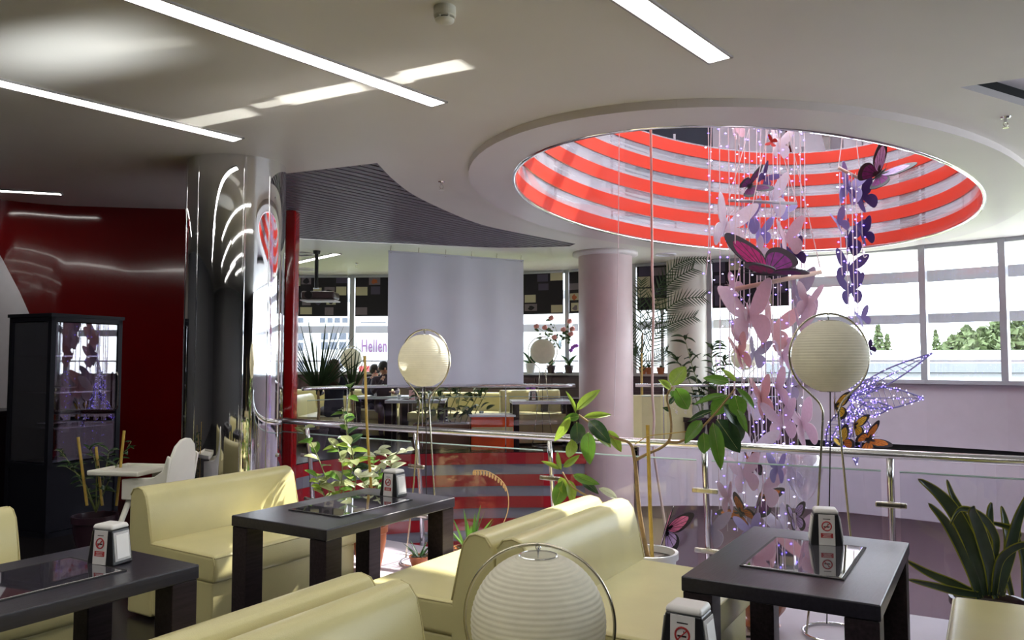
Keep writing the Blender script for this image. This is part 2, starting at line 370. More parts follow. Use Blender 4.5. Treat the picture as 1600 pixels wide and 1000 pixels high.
# ceiling service opening
mb = MB(); mb.strip(TRI, CEIL, CEIL + 0.05, True); mb.build('opening_edge', M['grey'], ceil)
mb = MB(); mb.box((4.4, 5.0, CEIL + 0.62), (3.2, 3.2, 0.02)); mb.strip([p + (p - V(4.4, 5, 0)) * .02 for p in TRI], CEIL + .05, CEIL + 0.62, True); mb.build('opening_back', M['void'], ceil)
for a, b in (((1553, 127), (1560, 137)), ((1586, 122), (1584, 146))):
    mb = MB(); mb.bar(atz(*a, CEIL + 0.2), atz(*b, CEIL + 0.2), 0.03, 0.03); mb.build('service_rod', M['white'], ceil)
# lowered ring around the oculus
RZ = 3.24
mb = MB(); oi = ell(1.0); n = len(oi)
mb.add([(p.x, p.y, RZ) for p in oi] + [(p.x, p.y, RZ) for p in ring_out], [(i, n + i, n + (i + 1) % n, (i + 1) % n) for i in range(n)])
mb.strip(ring_out, RZ, CEIL, True)
ring = mb.build('trim_2', M['soffit']); struct(ring, 'plaster ring stepping down around the oval ceiling opening')
mb = MB(); mb.tube([p + V(0, 0, RZ + .01) for p in ell(1.0, 96, -.01, -.01)], 0.022, 6, True); struct(mb.build('trim_3', M['chrome'], smooth=True), 'chrome edge of the oval ceiling opening')
# red and glass bands of the upper gallery
wa = struct(link('wall_upper_gallery', None), 'red and glass banded drum above the opening')
for k in range(5):
    z0 = RZ + 0.02 + k * 0.335
    mb = MB(); mb.wall(ell(1.0), z0, z0 + 0.175, -0.03, True); smooth_by_angle(mb.build('red_band', M['red'], wa).data)
    mb = MB(); mb.wall(ell(1.0, 96, .012, .012), z0 + 0.175, z0 + 0.335, -0.012, True) if k < 4 else mb.wall(ell(1.0, 96, .012, .012), z0 + .175, z0 + .20, -0.012, True)
    smooth_by_angle(mb.build('glass_band', M['mirrorband'], wa).data)
for k in range(16):
    a = 2 * math.pi * k / 16 + .1; p = EC + EA * (RA + .05) * math.cos(a) + EB * (RB + .05) * math.sin(a)
    mb = MB(); mb.box((p.x, p.y, RZ + 0.85), (0.03, 0.03, 1.6)); mb.build('gallery_post', M['steel'], wa)
# upper storey: floor slab, enclosing wall, unseen roof opened to shape the sun shaft
mb = MB(); up_o = ell(1.0, 64, 3.2, 3.2); up_i = ell(1.0, 64, .08, .08)
mb.add([(p.x, p.y, 3.42) for p in up_i] + [(p.x, p.y, 3.42) for p in up_o], [(i, (i + 1) % 64, 64 + (i + 1) % 64, 64 + i) for i in range(64)])
struct(mb.build('floor_upper', M['white']), 'pale floor of the upper gallery')
mb = MB(); mb.strip(up_o, 3.35, 7.0, True); struct(mb.build('wall_upper', M['white']), 'pale wall of the upper storey')
uw = COL.objects['wall_upper']
for a0, a1, m_, z0, z1 in ((-0.35, -0.20, 'redwall', 3.45, 6.3), (0.02, 0.10, 'redwall', 3.45, 6.3), (0.28, .36, 'redwall', 3.45, 6.2), (-.9, -.6, 'facwin', 4.3, 6.2), (.55, .8, 'facwin', 4.3, 6.2)):
    mb = MB(); pts = [EC + EA * (RA + 3.1) * math.cos(a0 + (a1 - a0) * i / 6) + EB * (RB + 3.1) * math.sin(a0 + (a1 - a0) * i / 6) for i in range(7)]
    mb.wall(pts, z0, z1, 0.03); mb.build('wall_panel', M[m_], uw)
for k in range(6):
    t = -2.2 + k * .92; a = EC + EA * t - EB * 2.3 + V(.3, .2, 7.05); b = EC + EA * t + EB * 2.3 + V(.3, .2, 7.05)
    mb = MB(); mb.bar(a, b, 0.09, 0.22); mb.build('shadow_beam', M['white'], uw)  # unseen beams added across the opening for their streak shadows
mb = MB(); SKY = [EC + V(.3, .2, 0) + EA * 2.5 - EB * 1.9, EC + V(.3, .2, 0) - EA * 2.5 - EB * 1.9, EC + V(.3, .2, 0) - EA * 2.5 + EB * 1.9, EC + V(.3, .2, 0) + EA * 2.5 + EB * 1.9]
mb.fill([up_o, SKY], 7.0, flip=True); struct(mb.build('ceiling_sun_mask', M['white']), 'unseen pale roof with its opening cut for the sun shaft')  # unseen roof plate added to limit the daylight to the sun shaft
for a, b in (((1255, 245), (1298, 285)), ((1340, 230), (1350, 262))):
    pa = at(*a, 14.2); pb = at(*b, 13.6)
    mb = MB(); mb.bar(V(pa.x, pa.y, pa.z + .6), V(pb.x, pb.y, 3.45), .55, .25); mb.build('roof_strut', M['white'], uw)

# ------------------------------------------------------------------ window wall
def bay(i):
    a = V(*WN[i], 0); b = V(*WN[i + 1], 0); d = b - a; L_ = d.length; t = d.normalized(); nrm = V(-t.y, t.x, 0)   # nrm points outside
    if nrm.dot(V(2, 8, 0) - a) > 0: nrm = -nrm
    return a, b, t, nrm, L_
for i in range(len(WN) - 1):
    a, b, t, nrm, L_ = bay(i); sill = 1.30 if i < 6 else 1.23
    w_ = struct(link('window_%d' % (i + 1), None, None, a, (0, 0, math.atan2(t.y, t.x))), 'tall window bay with pale aluminium frame')
    mb = MB(); mb.box((0, 0, (sill + CEIL) / 2), (0.09, 0.12, CEIL - sill)); mb.build('mullion', M['alu'], w_)
    mb = MB(); mb.box((L_ / 2, 0, sill + .02), (L_, 0.16, 0.06)); mb.build('window_sill', M['alu'], w_)
    mb = MB(); mb.box((L_ / 2, 0, CEIL - .03), (L_, 0.08, 0.06)); mb.build('head_rail', M['alu'], w_)
    if i < 6 : mb = MB(); mb.box((L_ * .38, 0, (sill + 2.5) / 2), (0.05, 0.06, 2.5 - sill)); mb.build('glazing_bar', M['alu'], w_)
    mb = MB(); mb.box((L_ / 2, 0.0, (sill + CEIL) / 2), (L_ - .09, 0.012, CEIL - sill - .06)); mb.build('pane', M['glassw'], w_)
    for z, h in ((2.88, .18), (2.22, .15), (1.56, .035)):
        mb = MB(); s_ = 1 if nrm.dot(V(-t.y, t.x, 0)) > 0 else -1
        mb.box((L_ / 2, s_ * .55, z), (L_ + .1, .03, h)); mb.build('facade_fin', M['extfin'], w_)
mb = MB(); mb.wall([V(*p, 0) for p in WN[:8]], 0.0, 1.29, 0.1); struct(mb.build('wall_back', M['tile']), 'dark brown tiled parapet under the far windows')
wb = COL.objects['wall_back']
for i in range(1, 7):      # tiles of the parapet
    a, b, t, nrm, L_ = bay(i); k = int(L_ / 0.30)
    for j in range(k):
        for r_ in range(2):
            p = a + t * ((j + .5) * L_ / k) - nrm * .065
            mb = MB(); mb.box((p.x, p.y, 0.62 + .3 + r_ * .225), (L_ / k - .012, .02, .215), Matrix.Rotation(math.atan2(t.y, t.x), 3, 'Z')); mb.build('tile', M['tile'], wb)
mb = MB(); mb.wall([V(*p, 0) for p in WN[7:]], 0.30, 1.22, 0.1); struct(mb.build('wall_right', M['lilacwall']), 'lilac white wall under the right windows')
mb = MB(); mb.wall([V(*p, 0) - V(-.02, -.02, 0) for p in WN[7:]], -0.05, 0.30, 0.1); struct(mb.build('baseboard_right', M['void']), 'black recessed skirting under the lilac wall')
# slab edge and lower storey
mb = MB(); fe = [p.copy() for p in right_edge]; mb.wall(fe, -0.72, 0.20, -0.12); struct(mb.build('trim_4', M['fascia']), 'white slab edge on the far right of the void')
mb = MB(); pl = [V(*p, 0) for p in WN[7:12]]; mb.fill([[tuple(p) for p in fe[3:-4]] + [(4.6, 12.7, 0), (6.15, 11.66, 0), (6.93, 10.98, 0), (8.15, 9.55, 0), (9.15, 7.75, 0)]], .2); struct(mb.build('trim_5', M['fascia']), 'white ledge below the lilac wall')
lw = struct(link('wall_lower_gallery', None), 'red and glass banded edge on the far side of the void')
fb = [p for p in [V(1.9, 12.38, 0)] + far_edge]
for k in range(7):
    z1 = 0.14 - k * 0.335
    mb = MB(); mb.wall(fb, z1 - .175, z1, 0.03); mb.build('red_band', mat('lower_red_band', (0.42, 0.02, 0.03), .16), lw)  # below-floor shade put into the lower band colours, darker than the upper drum
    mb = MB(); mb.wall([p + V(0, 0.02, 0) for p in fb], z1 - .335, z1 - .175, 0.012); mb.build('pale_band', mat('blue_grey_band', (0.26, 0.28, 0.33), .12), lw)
mb = MB(); mb.fill([[(p.x, p.y) for p in fb] + [(-3.6, 9.3), (-7, 9.3), (-7, 15.8)] + WN[1:7] + [(2.9, 12.5)]], 0.15); struct(mb.build('floor_far', M['floor']), 'raised dark floor of the far seating area')
mb = MB(); mb.fill([[(-9.2, -6.2), (13, -6.2), (13, 17), (-9.2, 17)]], -4.2); struct(mb.build('floor_lower', M['lowfloor']), 'pale floor of the storey below')
mb = MB(); mb.strip([V(-6, 13.5, 0), V(0, 14.5, 0), V(4, 14, 0), V(8, 12, 0), V(10, 8, 0), V(11, 2, 0)], -4.2, -.02); struct(mb.build('wall_lower', M['lower']), 'plum wall of the storey below')
mb = MB()
for k in range(4): mb.box((6.2 - k * .1, 9.4 - k * .45, -3.2 - k * .16), (4.5, .5, .1), Matrix.Rotation(R(-35), 3, 'Z'))
struct(mb.build('trim_6', M['white']), 'pale steps on the storey below')
mb = MB(); mb.strip([V(*p, 0) for p in ROOM], -4.25, 0.0, True); struct(mb.build('wall_lower_outer', M['lower']), 'outer wall of the storey below')
# enclosing walls out of view
mb = MB(); mb.strip([V(-7, 15.8, 0), V(-9, 15.8, 0), V(-9, -6, 0), V(10, -6, 0), V(10, 0, 0)], 0, CEIL); struct(mb.build('wall_rear', M['dark']), 'dark wall behind the seating')
# curved red wall with an arched end
wl = [at(px, 500, y) for px, y in ((452, 9.0), (380, 8.95), (290, 8.9), (200, 8.82), (100, 8.70), (60, 8.6), (30, 8.5), (0, 8.38), (-30, 8.2), (-60, 8.0), (-100, 7.6))]
botz = [-1.2, 0, 0, 0, 0, 1.86, 2.30, 2.66, 2.93, 3.1, 3.2]
mb = MB(); vs = []
for p, z in zip(wl, botz): vs += [(p.x, p.y, z), (p.x, p.y, CEIL), (p.x + .0, p.y + .12, z), (p.x, p.y + .12, CEIL)]
fs = []
for i in range(len(wl) - 1):
    a = i * 4; b = a + 4; fs += [(a, a + 1, b + 1, b), (a + 2, b + 2, b + 3, a + 3), (a, b, b + 2, a + 2)]
fs += [(0, 2, 3, 1)]
mb.add(vs, fs); struct(mb.build('wall_left', M['redwall']), 'dark red lacquered curved wall'); smooth_by_angle(COL.objects['wall_left'].data, 40)
mb = MB(); mb.box((wl[0].x + .03, wl[0].y - .02, 1.0), (0.115, 0.20, 4.58)); mb.build('wall_end_panel', mat('bright_red_lacquer', (0.36, 0.004, 0.006), 0.12, coat=.4), COL.objects['wall_left'], bevel=.02)
mb = MB(); mb.strip([V(-9, 8.9, 0), V(-7.5, 10.3, 0), V(-5.6, 10.6, 0), V(-4.4, 10.2, 0), V(-3.6, 9.2, 0)], 0, CEIL); struct(mb.build('wall_side_room', mat('side_room_beige', (0.55, 0.5, 0.44), .6)), 'pale wall of the room seen through the arch')
mb = MB(); mb.strip([V(-7, 15.8, 0), V(-7, 10.2, 0), V(-3.7, 9.2, 0)], 0, CEIL); struct(mb.build('wall_far_left', M['white']), 'pale wall at the left of the far seating')
# columns
def column(name, x, y, r, m, label, z0=-4.2, flare=0.0):
    t = thing(name, label, 'column', (x, y, 0))
    prof = [(r, z0), (r, CEIL - .12), (r + flare * .3, CEIL - .05), (r + flare, CEIL + .02)] if flare else [(r, z0), (r, CEIL + .02)]
    mb = MB(); mb.lathe(prof, 72); o = mb.build('shaft', m, t); smooth_by_angle(o.data, 30)
    return t
cc = column('chrome_column', -2.455, 6.90, 0.42, M['chrome'], 'mirror chrome round column beside the cream sofas', 0.0)
for a in (-145, -118, -62, -30, 40, 120):
    mb = MB(); mb.box((0.42 * math.cos(R(a)), 0.42 * math.sin(R(a)), 1.65), (0.010, 0.022, 3.28), Matrix.Rotation(R(a), 3, 'Z')); mb.build('panel_joint', M['chrome'], cc, bevel=.006)
fc = column('round_column', 1.50, 12.5, 0.43, mat('pink_plaster', (0.62, 0.49, 0.48), .4, var=.06, vscale=3), 'pinkish plaster column in the middle of the far railing')
mb = MB(); mb.lathe([(0.47, CEIL - .07), (0.52, CEIL - .05), (0.52, CEIL)], 64); mb.build('collar', M['soffit'], fc, smooth=True)
column('round_column', 3.03, 13.5, 0.34, mat('cream_plaster', (0.62, 0.58, 0.50), .4, var=.06, vscale=3), 'slimmer cream column behind the palm by the windows', 0.15)

# ------------------------------------------------------------------ ceiling fittings
LD = V(1.26, 1.51, 0).normalized()
def strip_light(name, end, length, label, d=LD, width=.125):
    end = V(end[0], end[1], 0); st = end - d * length; mid = (st + end) / 2; t = thing(name, label, 'ceiling light', (mid.x, mid.y, CEIL), math.atan2(d.y, d.x))
    mb = MB(); mb.box((0, 0, -.004), (length, width, .006)); mb.build('diffuser', M['lamp'], t)
    mb = MB()
    for s in (-1, 1): mb.box((0, s * (width / 2 + .008), -.006), (length + .03, .014, .012)); mb.box((s * (length / 2 + .008), 0, -.006), (.014, width + .03, .012))
    mb.build('frame', M['grey'], t)
strip_light('strip_light', (-0.50, 5.21), 4.6, 'long white strip light in the middle of the ceiling')
strip_light('strip_light', (-2.16, 6.06), 4.6, 'long white strip light running to the chrome column')
strip_light('strip_light', (1.20, 4.43), 4.0, 'short visible strip light at top centre right')
strip_light('strip_light', (-4.70, 8.05), 2.6, 'small strip light above the dark red wall', V(.96, .28, 0).normalized(), .09)
strip_light('strip_light', (-1.6, 1.5), 4.0, 'strip light above the seating behind the viewer')
strip_light('strip_light', (1.3, 1.2), 4.0, 'strip light behind the viewer on the right')
strip_light('strip_light', (0.2, -0.8), 3.6, 'second strip light row behind the viewer')
strip_light('strip_light', (-1.4, -2.6), 2.6, 'third strip light row behind the viewer')
strip_light('strip_light', (3.2, 0.2), 3.6, 'strip light behind the viewer near the right windows')
strip_light('strip_light', (-4.2, 3.4), 4.0, 'strip light over the dark left seating')
strip_light('strip_light', (-5.3, 9.75), 1.6, 'added strip light brightening the room behind the arch', V(.96, .28, 0).normalized(), .12)  # unseen lamp added to brighten the side room
p = atz(527, 397, CEIL - .01); q = atz(440, 416, CEIL - .01)
strip_light('strip_light', (p.x, p.y), (p - q).length, 'short strip light over the far seating area', (p - q).normalized(), .12)
p = atz(695, 12, CEIL); t = thing('smoke_detector', 'white round smoke detector on the ceiling', 'smoke detector', p)
mb = MB(); mb.lathe([(.055, 0), (.055, -.045), (.050, -.05)], 32); mb.build('base', M['hw'], t, smooth=False)
mb = MB(); mb.lathe([(.030, -.05), (.030, -.062)], 24); mb.build('sensor_gap', M['ink'], t)
mb = MB(); mb.lathe([(.048, -.062), (.046, -.070), (.030, -.078), (.005, -.080)], 32); mb.build('cap', M['hw'], t, smooth=True)
for k in range(6):
    mb = MB(); a = R(60 * k); mb.box((.044 * math.cos(a), .044 * math.sin(a), -.055), (.008, .008, .016), Matrix.Rotation(a, 3, 'Z')); mb.build('spacer', M['hw'], t)
def sprinkler(p, lab):
    t = thing('sprinkler', lab, 'sprinkler', p)
    mb = MB(); mb.lathe([(.035, 0), (.03, -.008), (.012, -.012), (.010, -.04)], 16); mb.build('escutcheon', M['steel'], t)
    mb = MB(); mb.tube([(.009, 0, -.035), (.018, 0, -.055), (0, 0, -.075), (-.018, 0, -.055), (-.009, 0, -.035)], .003, 5); mb.build('frame_arm', M['brass'], t)
    mb = MB(); mb.lathe([(.022, -.075), (.022, -.079)], 12); mb.build('deflector', M['brass'], t)
sprinkler(atz(1571, 183, CEIL), 'small sprinkler head on the ceiling at far right')
sprinkler(atz(690, 284, CEIL), 'small sprinkler head between slatted ceiling and round opening')
sprinkler(atz(557, 411, CEIL), 'small sprinkler head on the far white ceiling')
for (px, py, r_, lab) in ((470, 396, .20, 'round white ceiling speaker above the far left seating'), (475, 420, .2, 'round white ceiling speaker nearest the patterned blinds'), (1040, 397, .16, 'round ceiling speaker above the palm')):
    p = atz(px, py, CEIL); t = thing('ceiling_speaker', lab, 'speaker', p)
    mb = MB(); mb.tube([(r_ * math.cos(R(15 * i)), r_ * math.sin(R(15 * i)), -.008) for i in range(24)], .014, 6, True); mb.build('rim', M['white'], t, smooth=True)
    mb = MB(); mb.lathe([(r_ * .95, -.002), (.01, -.012)], 24); mb.build('grille', M['grey'], t)
# projector on a ceiling pole
p = atz(495, 392, CEIL); t = thing('projector', 'dark projector hanging on a ceiling pole before the blinds', 'projector', p)
mb = MB(); mb.lathe([(.06, 0), (.05, -.05), (.03, -.05), (.03, -.58), (.05, -.6)], 16); mb.build('pole', M['black'], t)
mb = MB(); mb.box((0.08, -.05, -.72), (.52, .40, .12)); mb.build('body', mat('projector_grey', (.10, .07, .07), .4), t, bevel=.03)
mb = MB(); mb.box((0.08, -.05, -.80), (.54, .42, .02)); mb.build('bottom_cover', M['white'], t, bevel=.008)
mb = MB(); mb.lathe([(.06, 0), (.06, .05)], 16); o = mb.build('lens', M['ink'], t, (-.05, -.24, -.72), (R(90), 0, 0))

# ------------------------------------------------------------------ patterned roller blinds
pats = ['pblk', 'pvio', 'cream', 'pgry', 'pora']
rb = random.Random(3)
labs = {1: 'black and cream patterned roller blind nearest the red wall end', 2: 'patterned roller blind beside the left edge of the hanging screen', 3: 'patterned roller blind mostly hidden by the hanging screen', 4: 'patterned roller blind beside the pink column', 5: 'patterned roller blind between the two columns', 6: 'patterned roller blind behind the butterfly garlands'}
for i in range(1, 7):
    a, b, t_, nrm, L_ = bay(i); t = thing('roller_blind', labs[i], 'blind', a - nrm * .10, math.atan2(t_.y, t_.x), 'patterned roller blinds along the far windows')
    x0, x1, z0, z1 = .08, L_ - .08, 2.47, CEIL - .04; mb = MB(); mb.box(((x0 + x1) / 2, 0, (z0 + z1) / 2), (x1 - x0, .006, z1 - z0)); s_ = -1 if nrm.dot(V(-t_.y, t_.x, 0)) > 0 else 1
    nx = max(3, int((x1 - x0) / .24)); nz = 4; cw = (x1 - x0) / nx; ch = (z1 - z0) / nz
    for ix in range(nx):
        for iz in range(nz):
            if rb.random() < .80:
                mb.cur = rb.choice([0, 1, 1, 2, 2, 3]); w1 = cw * rb.uniform(.7, 1.0); h1 = ch * rb.uniform(.6, 1.0); ox = x0 + cw * ix + (cw - w1) * rb.random(); oz = z0 + ch * iz + (ch - h1) * rb.random(); y = s_ * .0045
                mb.add([(ox, y, oz), (ox + w1, y, oz), (ox + w1, y, oz + h1), (ox, y, oz + h1)], [(0, 1, 2, 3)])
                if rb.random() < .3:      # small printed motif: a rounded blot on the patch
                    mb.cur = rb.choice([0, 4, 0, 3, 1, 2]); cx, cz = ox + w1 / 2, oz + h1 * .45; q = [(cx + .075 * math.cos(k) * rb.uniform(.35, 1.2), s_ * .006, cz + .06 * math.sin(k) * rb.uniform(.6, 1.1)) for k in [2 * math.pi * j / 9 for j in range(9)]]
                    mb.add(q, [tuple(range(9))])
    mb.cur = 0; mb.build('fabric', [M[k] for k in pats], t)
    mb = MB(); mb.box(((x0 + x1) / 2, 0, z0), (x1 - x0, .02, .025)); mb.build('bottom_bar', M['ink'], t)
    mb = MB(); mb.tube([(x0, 0, CEIL - .035), (x1, 0, CEIL - .035)], .028, 10); mb.build('roller', M['alu'], t)

# ------------------------------------------------------------------ hanging screen
A = at(606, 500, 11.55); B = at(818, 500, 12.65); d = V(B.x - A.x, B.y - A.y, 0); L_ = d.length
t = thing('projection_screen', 'large white vinyl screen hanging over the far railing', 'screen', (A.x, A.y, 1.19), math.atan2(d.y, d.x))
mb = MB(); nx = 24; H_ = 2.00
vs = [(L_ * i / nx, .012 * math.sin(i * .9) + s * .002, z - .02 * math.sin(math.pi * i / nx) * (z < .5)) for s in (-1, 1) for z in (0, H_ / 3, H_ * 2 / 3, H_) for i in range(nx + 1)]
fs = []; r_ = nx + 1
for s in (0, 1):
    for k in range(3):
        for i in range(nx):
            q = (s * 4 * r_ + k * r_ + i, s * 4 * r_ + k * r_ + i + 1, s * 4 * r_ + (k + 1) * r_ + i + 1, s * 4 * r_ + (k + 1) * r_ + i); fs.append(q if s == 0 else q[::-1])
mb.add(vs, fs); mb.build('vinyl_sheet', M['vinyl'], t, smooth=True)
mb = MB(); mb.tube([(0, 0, 0), (L_, 0, 0)], .012, 8); mb.build('bottom_hem', M['vinyl'], t)
mb = MB(); mb.tube([(0, 0, H_), (L_, 0, H_)], .014, 8); mb.build('top_hem', M['vinyl'], t)
for k in range(6):
    x = .04 + k * (L_ - .08) / 5
    mb = MB(); mb.tube([(x, 0, H_ - .02), (x, .015, H_ + .03), (x, 0, H_ + .09)], .006, 6); mb.build('hook', M['brass'], t)

# ------------------------------------------------------------------ glass railings
def railing(name, label, path, hz, z0, spacing, lean, clamp=True, ph=.8, gm='glassb', pr=.020):
    t = thing(name, label, 'railing', (path[0].x, path[0].y, z0)); o0 = V(path[0].x, path[0].y, z0)
    P = [p - V(path[0].x, path[0].y, 0) for p in path]
    mb = MB(); mb.tube([p + V(0, 0, hz - z0) for p in P], .028, 12); mb.build('handrail', mat('satin_steel', (.80, .80, .82), .24, 1.0), t, smooth=True)
    acc = 0; marks = [0.0]; cum = [0.0]
    for i in range(len(P) - 1): cum.append(cum[-1] + (P[i + 1] - P[i]).length)
    def pt(s):
        for i in range(len(P) - 1):
            if s <= cum[i + 1] + 1e-6: f = (s - cum[i]) / (cum[i + 1] - cum[i]); return P[i].lerp(P[i + 1], f), (P[i + 1] - P[i]).normalized()
        return P[-1], (P[-1] - P[-2]).normalized()
    s = spacing[0]; stations = []
    k = 0
    while s < cum[-1] and not clamp:
        stations.append(s); k += 1; s += spacing[min(k, len(spacing) - 1)]
    if clamp: stations = list(spacing)
    for s in stations:
        p, tt = pt(s); nn = V(-tt.y, tt.x, 0)
        mb = MB(); mb.tube([p + nn * (lean * (1 - (z / (hz - z0)) ** 1.6)) + V(0, 0, z) for z in [(hz - z0) * q / 6 * .985 for q in range(7)]], pr, 6)
        mb.build('post', M['steel'], t, smooth=True)
        if clamp:
            for z in (.30, .70):
                q = p + nn * (lean * (1 - (z / (hz - z0)) ** 1.6)) + V(0, 0, z) - nn * .03
                mb = MB(); mb.bar(q - tt * .085, q + tt * .085, .022, .034); mb.build('clamp', M['brass'], t, bevel=.008)
    for a, b in zip([0.05] + stations, stations + [cum[-1] - .05]):
        k = max(2, int((b - a) / .2)); pts = []
        for i in range(k + 1):
            p, tt = pt(a + .05 + (b - a - .10) * i / k); pts.append(p)
        mb = MB(); mb.wall(pts, .06, ph, .010); g = mb.build('glass_panel', M[gm], t)
        mb = MB(); mb.tube([p + V(0, 0, ph) for p in pts], .0055, 4); mb.build('panel_edge', M['glasse'], g)
    return t
NEARST = []; acc = 0.0      # distances along the rail of its posts, given as plan bearings x / y
for bearing in (-.262, -.123, .047, .244, .48, .80):
    acc = 0.0
    for a, b in zip(near_rail, near_rail[1:]):
        fa = a.x - bearing * a.y; fb_ = b.x - bearing * b.y
        if fa <= 0 < fb_ and acc > 1.0: NEARST.append(acc + (b - a).length * fa / (fa - fb_)); break
        acc += (b - a).length
railing('glass_railing', 'chrome and glass railing in front of the plants', near_rail[:-3], 1.0, 0.0, NEARST, .10, True, .90)
farpath = [p + V(0, .12, .0) for p in [V(2.9, 12.55, 0), V(1.98, 12.4, 0)]]
railing('glass_railing', 'thin chrome railing on the far side right of the pink column', [V(4.3, 12.35, 0), V(2.9, 12.6, 0), V(1.97, 12.5, 0)], 1.17, 0.15, [.9, 1.0], 0, False, .85, 'glassf', .010)
railing('glass_railing', 'thin chrome railing on the far side left of the pink column', [p + V(0, .1, 0) for p in far_edge[:20]], 1.17, 0.15, [1.1, 1.3, 1.2], 0, False, .85, 'glassf', .010)

# ------------------------------------------------------------------ sofas and tables
RZG = R(-31.5)
def G(v, u, z=0.0): return V(-0.90 + .8526 * v + .5225 * u, 4.39 - .5225 * v + .8526 * u, z)
def make_sofa(L_=1.18):
    t = link('sofa', None); h = L_ / 2
    mb = MB(); mb.ext([(.02, .03), (.78, .03), (.78, .30), (.02, .30)], -h + .01, h - .01); mb.build('base', M['leather'], t, bevel=.012)
    mb = MB(); mb.ext([(.19, .30), (.80, .295), (.815, .36), (.80, .455), (.19, .465)], -h, h); s = mb.build('seat_cushion', M['leather'], t, bevel=.028, seg=4)
    for y in (-h, h):
        mb = MB(); mb.tube([(.22, y * .992, .452), (.79, y * .992, .445), (.803, y * .992, .40), (.795, y * .992, .31)], .0045, 6); mb.build('piping', M['piping'], s)
    mb = MB(); mb.tube([(.800, -h * .985, .438), (.800, h * .985, .438)], .0045, 6); mb.build('piping', M['piping'], s)
    prof = [(.0, .02), (.235, .02), (.225, .46), (.185, .66), (.165, .735), (.13, .775), (.09, .785), (.04, .775), (.008, .735), (.0, .66)]
    mb = MB(); mb.ext(prof, -h, h); b = mb.build('backrest', M['leather'], t, bevel=.014, seg=3)
    for y in (-h, h):
        mb = MB(); mb.tube([(.222, y, .47), (.178, y, .66), (.158, y, .73), (.128, y, .768), (.09, y, .778), (.042, y, .768), (.012, y, .73)], .0045, 6); mb.build('piping', M['piping'], b)
    return t
sofa0 = make_sofa(); used = [False]
def place_sofa(v, u, face, label):
    o = copy_tree(sofa0) if used[0] else sofa0; used[0] = True
    o.location = G(v, u); o.rotation_euler = (0, 0, RZG if face > 0 else RZG + math.pi)
    tag(o, label, 'sofa', 'cream leather sofas')
place_sofa(-1.50, .24, 1, 'cream leather sofa at the left in front of the chrome column')
place_sofa(1.165, .25, -1, 'cream leather sofa with sunlit seat right of the left table')
place_sofa(1.175, .25, 1, 'cream leather sofa facing the right table, backed against another')
place_sofa(3.68, .40, -1, 'cream leather sofa cut off at the bottom right corner')
place_sofa(-1.50, -1.68, 1, 'cream leather sofa barely showing at the left picture edge')
place_sofa(1.165, -1.68, -1, 'cream leather sofa back at bottom left, beside the black table')
place_sofa(1.175, -1.68, 1, 'cream leather sofa back at the bottom, the right one of two')

def make_table():
    t = link('coffee_table', None)
    mb = MB(); mb.box((0, 0, .722), (.68, 1.05, .056)); mb.build('tabletop', M['woodtop'], t, bevel=.006)
    for sx in (-1, 1):
        for sy in (-1, 1):
            mb = MB(); mb.box((sx * .28, sy * .465, .347), (.11, .11, .694)); mb.build('leg', M['wood'], t, bevel=.005)
    g = MB(); g.box((0, .02, .7525), (.36, .56, .006)); go = g.build('glass_insert', M['tableglass'], t, bevel=.002)
    mb = MB()
    for s in (-1, 1): mb.box((s * .184, .02, .7515), (.014, .584, .006)); mb.box((0, .02 + s * .287, .7515), (.38, .014, .006))
    mb.build('insert_frame', M['ink'], go)
    return t
tab0 = make_table(); tused = [False]
def place_table(v, u, label):
    o = copy_tree(tab0) if tused[0] else tab0; tused[0] = True
    o.location = G(v, u); o.rotation_euler = (0, 0, RZG); tag(o, label, 'table', 'dark wood café tables'); return o
place_table(0, 0, 'dark wooden table with glass insert, partly sunlit, at centre left')
place_table(2.39, .11, 'dark wooden table with glass insert at the right')
place_table(.03, -1.77, 'dark table at bottom left with napkin dispenser')
place_table(2.42, -1.82, 'dark table just below the picture holding the lowest napkin dispenser')

